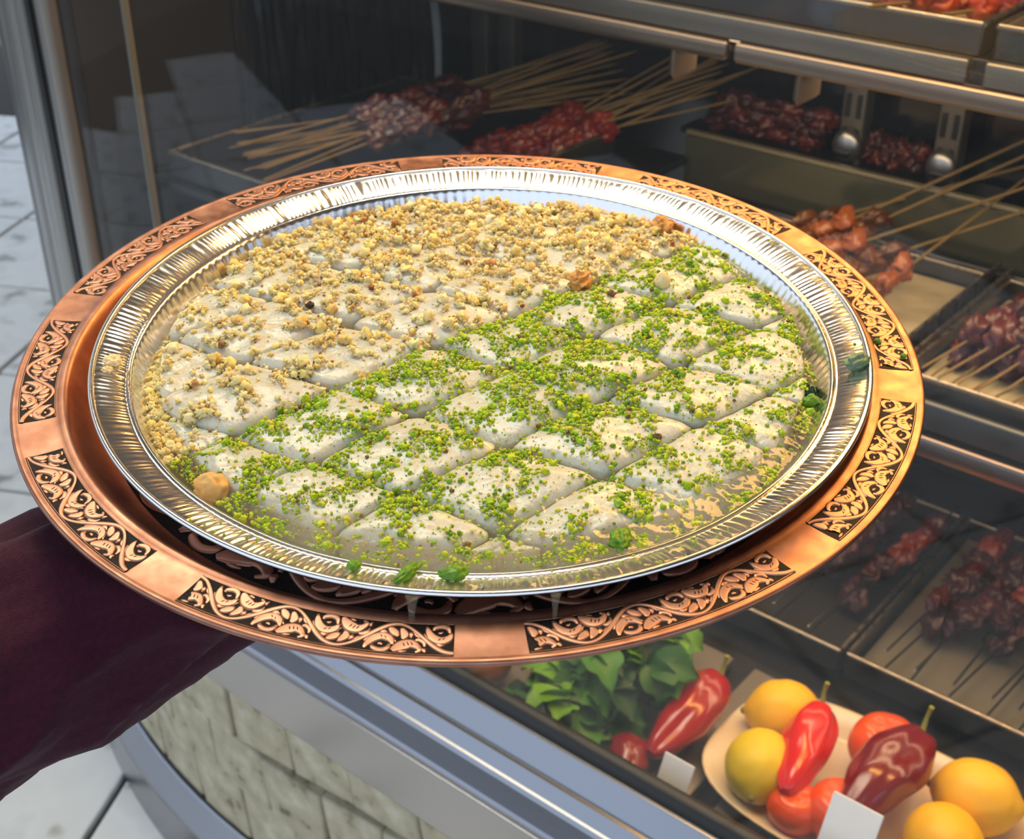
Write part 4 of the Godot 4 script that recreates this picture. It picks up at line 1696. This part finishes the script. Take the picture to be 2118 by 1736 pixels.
func loose_nuts() -> void:
	var walnut := plain(Color(0.86, 0.69, 0.42), 0.55)
	var toasted := plain(Color(0.80, 0.58, 0.30), 0.6)
	var ivory := plain(Color(0.92, 0.83, 0.62), 0.45)
	var leafy := plain(Color(0.36, 0.56, 0.08), 0.4)
	var dusky := plain(Color(0.45, 0.55, 0.42), 0.5)
	var deep := plain(Color(0.08, 0.26, 0.07), 0.25)
	var pip := plain(Color(0.12, 0.10, 0.09), 0.5)
	var list := [
		["hazelnut", "whole skinned hazelnut standing on the pistachio side near the walnuts", "hazelnut", Vector3(0.0956, 0.0078, -0.0442), Vector3(0.0042, 0.0047, 0.0042), ivory, 0.05],
		["walnut_chunk", "large toasted walnut chunk where walnut and pistachio halves meet", "walnut", Vector3(0.0542, 0.0088, -0.0435), Vector3(0.0062, 0.0042, 0.0050), toasted, 0.45],
		["almond_bit", "small pale angular nut bit in the green beside the border", "nut", Vector3(0.0375, 0.0088, -0.0083), Vector3(0.0020, 0.0018, 0.0018), ivory, 0.3],
		["walnut_chunk", "big walnut chunk soaked in syrup at the front left rim", "walnut", Vector3(-0.1028, 0.0022, 0.1146), Vector3(0.0074, 0.0064, 0.0062), walnut, 0.16],
		["pistachio_kernel", "grey-green pistachio kernel lying across the right foil flange", "pistachio", Vector3(0.1752, 0.0140, 0.0385), Vector3(0.0068, 0.0034, 0.0036), dusky, 0.3],
		["walnut_bit", "pale walnut bit stuck on the left foil flange, upper of two", "walnut", Vector3(-0.1620, 0.0107, 0.0330), Vector3(0.0038, 0.0020, 0.0042), ivory, 0.28],
		["walnut_bit", "smaller walnut bit on the left foil flange, lower of two", "walnut", Vector3(-0.1628, 0.0104, 0.0405), Vector3(0.0022, 0.0016, 0.0026), ivory, 0.4],
		["pistachio_half", "green pistachio half in the syrup at the middle of the front flange", "pistachio", Vector3(-0.0015, 0.0112, 0.1755), Vector3(0.0052, 0.0024, 0.0034), leafy, 0.25],
		["pistachio_half", "long green pistachio sliver slanting on the front flange", "pistachio", Vector3(-0.0185, 0.0112, 0.1755), Vector3(0.0062, 0.0020, 0.0026), leafy, 0.3],
		["pistachio_bit", "round green pistachio bit left of the slivers on the front flange", "pistachio", Vector3(-0.0385, 0.0112, 0.1712), Vector3(0.0026, 0.0016, 0.0026), leafy, 0.2],
		["pistachio_kernel", "dark wet pistachio in the syrup by the right pan wall", "pistachio", Vector3(0.1552, -0.0006, 0.0395), Vector3(0.0040, 0.0034, 0.0038), deep, 0.15],
		["pistachio_kernel", "yellow-green pistachio just below the dark wet one by the right wall", "pistachio", Vector3(0.1542, 0.0002, 0.0500), Vector3(0.0038, 0.0028, 0.0032), leafy, 0.2],
		["pistachio_half", "bright green pistachio cluster in the syrup at the front right of the pan", "pistachio", Vector3(0.0615, 0.0052, 0.1500), Vector3(0.0056, 0.0030, 0.0040), leafy, 0.35],
		["pistachio_bit", "single green crumb on the smooth copper near the right foil edge", "pistachio", Vector3(0.1945, 0.0022, 0.0032), Vector3(0.0018, 0.0013, 0.0015), leafy, 0.25],
		["pistachio_bit", "single green crumb on the engraved copper panel at the right", "pistachio", Vector3(0.2034, 0.0024, 0.0163), Vector3(0.0014, 0.0012, 0.0014), leafy, 0.25],
		["dark_seed", "small black hollow seed among the walnuts left of centre", "seed", Vector3(-0.0795, 0.0068, -0.0226), Vector3(0.0022, 0.0016, 0.0018), pip, 0.3],
		["walnut_chunk", "dark-skinned walnut chunk at the back right edge of the pastry", "walnut", Vector3(0.1010, 0.0055, -0.1085), Vector3(0.0065, 0.0045, 0.0052), toasted, 0.5],
	]
	for k in list.size():
		var e: Array = list[k]
		var m := MB.new()
		m.ball(Vector3.ZERO, e[4], 22, 30, func(d: Vector3) -> float: return 1.0 + e[6] * noise.get_noise_3d(d.x * 1.7 + k * 3.1, d.y * 1.7, d.z * 1.7) + e[6] * 0.4 * noise.get_noise_3d(d.x * 4.3, d.y * 4.3 + k, d.z * 4.3) + (0.16 * pow(maxf(d.y, 0.0), 6.0) if e[0] == "hazelnut" else 0.0))
		var b := Basis(Vector3.UP, k * 0.9)
		single(e[0], e[1], e[2], m.mesh(), e[5], tray_frame * Transform3D(b, e[3]))


# ---------------------------------------------------------------- the person who holds the tray: sleeve and hand

# Tapered capsules joined by a smooth minimum, meshed as surface nets. bones: [a, ra, b, rb]
func flesh(bones: Array, cell: float, blend: float) -> MB:
	var lo := Vector3.INF
	var hi := -Vector3.INF
	for b in bones:
		var r := maxf(b[1], b[3]) + cell * 2.5
		lo = lo.min((b[0] as Vector3).min(b[2]) - Vector3.ONE * r)
		hi = hi.max((b[0] as Vector3).max(b[2]) + Vector3.ONE * r)
	var n := Vector3i(((hi - lo) / cell).ceil()) + Vector3i.ONE
	var f := PackedFloat32Array()
	f.resize(n.x * n.y * n.z)
	f.fill(1.0)
	for b in bones:
		var a: Vector3 = b[0]
		var e: Vector3 = b[2]
		var r := maxf(b[1], b[3]) + cell * 3.0 + blend
		var c0 := Vector3i(((a.min(e) - Vector3.ONE * r - lo) / cell).floor()).max(Vector3i.ZERO)
		var c1 := Vector3i(((a.max(e) + Vector3.ONE * r - lo) / cell).ceil()).min(n - Vector3i.ONE)
		var ae := e - a
		var l2 := maxf(ae.length_squared(), 1e-9)
		for z in range(c0.z, c1.z + 1):
			for y in range(c0.y, c1.y + 1):
				for x in range(c0.x, c1.x + 1):
					var p := lo + Vector3(x, y, z) * cell
					var t := clampf((p - a).dot(ae) / l2, 0.0, 1.0)
					var d: float = p.distance_to(a + ae * t) - lerpf(b[1], b[3], t)
					var k := (z * n.y + y) * n.x + x
					var old := f[k]
					var h := maxf(blend - absf(old - d), 0.0) / blend
					f[k] = minf(old, d) - h * h * blend * 0.25
	var id := {}
	var m := MB.new()
	for z in n.z - 1:
		for y in n.y - 1:
			for x in n.x - 1:
				var inside := 0
				var sum := Vector3.ZERO
				var cuts := 0
				var vals := []
				for k in 8:
					var q := Vector3i(x + (k & 1), y + ((k >> 1) & 1), z + ((k >> 2) & 1))
					var val := f[(q.z * n.y + q.y) * n.x + q.x]
					vals.append(val)
					if val < 0.0:
						inside += 1
				if inside == 0 or inside == 8:
					continue
				for ed in [[0, 1], [2, 3], [4, 5], [6, 7], [0, 2], [1, 3], [4, 6], [5, 7], [0, 4], [1, 5], [2, 6], [3, 7]]:
					var v0: float = vals[ed[0]]
					var v1: float = vals[ed[1]]
					if (v0 < 0.0) != (v1 < 0.0):
						var t := v0 / (v0 - v1)
						var p0 := Vector3(ed[0] & 1, (ed[0] >> 1) & 1, (ed[0] >> 2) & 1)
						var p1 := Vector3(ed[1] & 1, (ed[1] >> 1) & 1, (ed[1] >> 2) & 1)
						sum += p0.lerp(p1, t)
						cuts += 1
				id[Vector3i(x, y, z)] = m.add(lo + (Vector3(x, y, z) + sum / cuts) * cell)
	for key in id:
		var c: Vector3i = key
		for ax in 3:
			var step := Vector3i.ZERO
			step[ax] = 1
			var u := Vector3i.ZERO
			u[(ax + 1) % 3] = 1
			var w := Vector3i.ZERO
			w[(ax + 2) % 3] = 1
			var q := c + step
			if q[ax] >= n[ax]:
				continue
			var v0 := f[(c.z * n.y + c.y) * n.x + c.x]
			var v1 := f[(q.z * n.y + q.y) * n.x + q.x]
			if (v0 < 0.0) == (v1 < 0.0):
				continue
			if not (id.has(c - u) and id.has(c - w) and id.has(c - u - w)):
				continue
			if v0 < 0.0:
				m.quad(id[c - u - w], id[c - w], id[c], id[c - u])
			else:
				m.quad(id[c - u - w], id[c - u], id[c], id[c - w])
	return m


func holder() -> void:
	var o := thing("person", "arm in a dark maroon knit sleeve holding the copper tray up from below", "person")
	o.transform = tray_frame
	# hand under the tray (tray's own frame): palm up, five fingers spread against the metal
	var wrist := Vector3(-0.112, -0.075, 0.050)
	var palm := Vector3(-0.050, -0.0445, 0.012)
	var bones := [[wrist, 0.027, Vector3(-0.085, -0.060, 0.035), 0.025], [Vector3(-0.085, -0.060, 0.035), 0.024, palm, 0.020]]
	var away := Vector3(0.84, 0.0, -0.54)
	var side := Vector3(0.54, 0.0, 0.84)
	var lens := [0.070, 0.080, 0.074, 0.058]
	for k in 4:
		var s := -0.030 + k * 0.020
		var knuckle := palm + away * (0.030 - absf(s - 0.0) * 0.15) + side * s + Vector3(0, -0.001, 0)
		var dir := (away + side * s * 7.0).normalized()
		bones.append([Vector3(-0.085, -0.060, 0.035) + side * s * 0.6, 0.017, knuckle, 0.0125])
		var p1: Vector3 = knuckle + dir * lens[k] * 0.46 + Vector3(0, 0.0065, 0)
		var p2: Vector3 = p1 + dir * lens[k] * 0.31 + Vector3(0, 0.001, 0)
		var p3: Vector3 = p2 + dir * lens[k] * 0.23 + Vector3(0, 0.0015, 0)
		p1.y = minf(p1.y, -0.0325)
		p2.y = minf(p2.y, -0.0320)
		p3.y = minf(p3.y, -0.0312)
		bones.append([knuckle, 0.0100, p1, 0.0092])
		bones.append([p1, 0.0092, p2, 0.0084])
		bones.append([p2, 0.0084, p3, 0.0072])
	var tb := Vector3(-0.088, -0.058, 0.030) - side * 0.018
	var t1 := tb + Vector3(0.020, 0.010, -0.034)
	var t2 := t1 + Vector3(0.024, 0.006, -0.022)
	var t3 := t2 + Vector3(0.018, 0.004, -0.012)
	t2.y = minf(t2.y, -0.034)
	t3.y = minf(t3.y, -0.0325)
	bones.append([tb, 0.017, t1, 0.0125])
	bones.append([t1, 0.0118, t2, 0.0100])
	bones.append([t2, 0.0100, t3, 0.0082])
	part(o, "hand", flesh(bones, 0.0035, 0.006), skin)
	# sleeve: a soft knit tube with folds, cuff at the wrist
	var axis := [Vector3(-0.66, -0.115, 0.43), Vector3(-0.375, -0.090, 0.262), Vector3(-0.275, -0.078, 0.200), Vector3(-0.195, -0.073, 0.132), Vector3(-0.140, -0.073, 0.082), Vector3(-0.100, -0.072, 0.050), Vector3(-0.078, -0.069, 0.036)]
	var radii := [0.066, 0.056, 0.054, 0.049, 0.046, 0.044, 0.042]
	var curve := Curve3D.new()
	for p in axis:
		curve.add_point(p)
	for i in axis.size():
		var tan: Vector3 = (axis[mini(i + 1, axis.size() - 1)] - axis[maxi(i - 1, 0)]) / 6.0
		curve.set_point_in(i, -tan)
		curve.set_point_out(i, tan)
	var rows := []
	var n := 150
	var total := curve.get_baked_length()
	var marks := []
	for p in axis:
		marks.append(curve.get_closest_offset(p))
	for j in n:
		var f := j / float(n - 1)
		var c := curve.sample_baked(f * total, true)
		var d := (curve.sample_baked(minf(f * total + 0.004, total), true) - curve.sample_baked(maxf(f * total - 0.004, 0.0), true)).normalized()
		var x := Vector3.UP.cross(d).normalized()
		var y := d.cross(x)
		var k := 0
		while k < axis.size() - 2 and marks[k + 1] < f * total:
			k += 1
		var r: float = lerpf(radii[k], radii[k + 1], clampf((f * total - marks[k]) / (marks[k + 1] - marks[k]), 0.0, 1.0))
		var row := []
		for i in 120:
			var a := TAU * i / 120
			var fold := 0.0042 * (1.0 - absf(noise.get_noise_3d(cos(a) * 1.1 + 4.0, sin(a) * 1.1, f * 5.5)) * 3.2) + 0.0022 * sin(f * 17.0 + a * 2.0 + 2.0 * noise.get_noise_2d(a, f * 3.0)) + 0.0007 * noise.get_noise_3d(cos(a) * 9.0, sin(a) * 9.0, f * 40.0)
			var rr := r + fold * (1.0 - smoothstep(0.85, 1.0, f) * 0.6)
			var p := c + x * cos(a) * rr + y * sin(a) * rr * 1.04
			if Vector2(p.x, p.z).length() < 0.2135:
				p.y = minf(p.y, -0.0245 + 0.10 * maxf(Vector2(p.x, p.z).length() - 0.166, 0.0))
			row.append(p)
		rows.append(row)
	# the cuff turns in
	for s in [[0.97, 0.001], [0.90, 0.0], [0.86, -0.004]]:
		var row := []
		var last: Array = rows[n - 1]
		for p in last:
			row.append(axis[-1] + (p - axis[-1]) * s[0] + (axis[-1] - axis[-2]).normalized() * s[1])
		rows.append(row)
	var m := MB.new()
	m.grid(rows, true)
	part(o, "sleeve", m, wool)
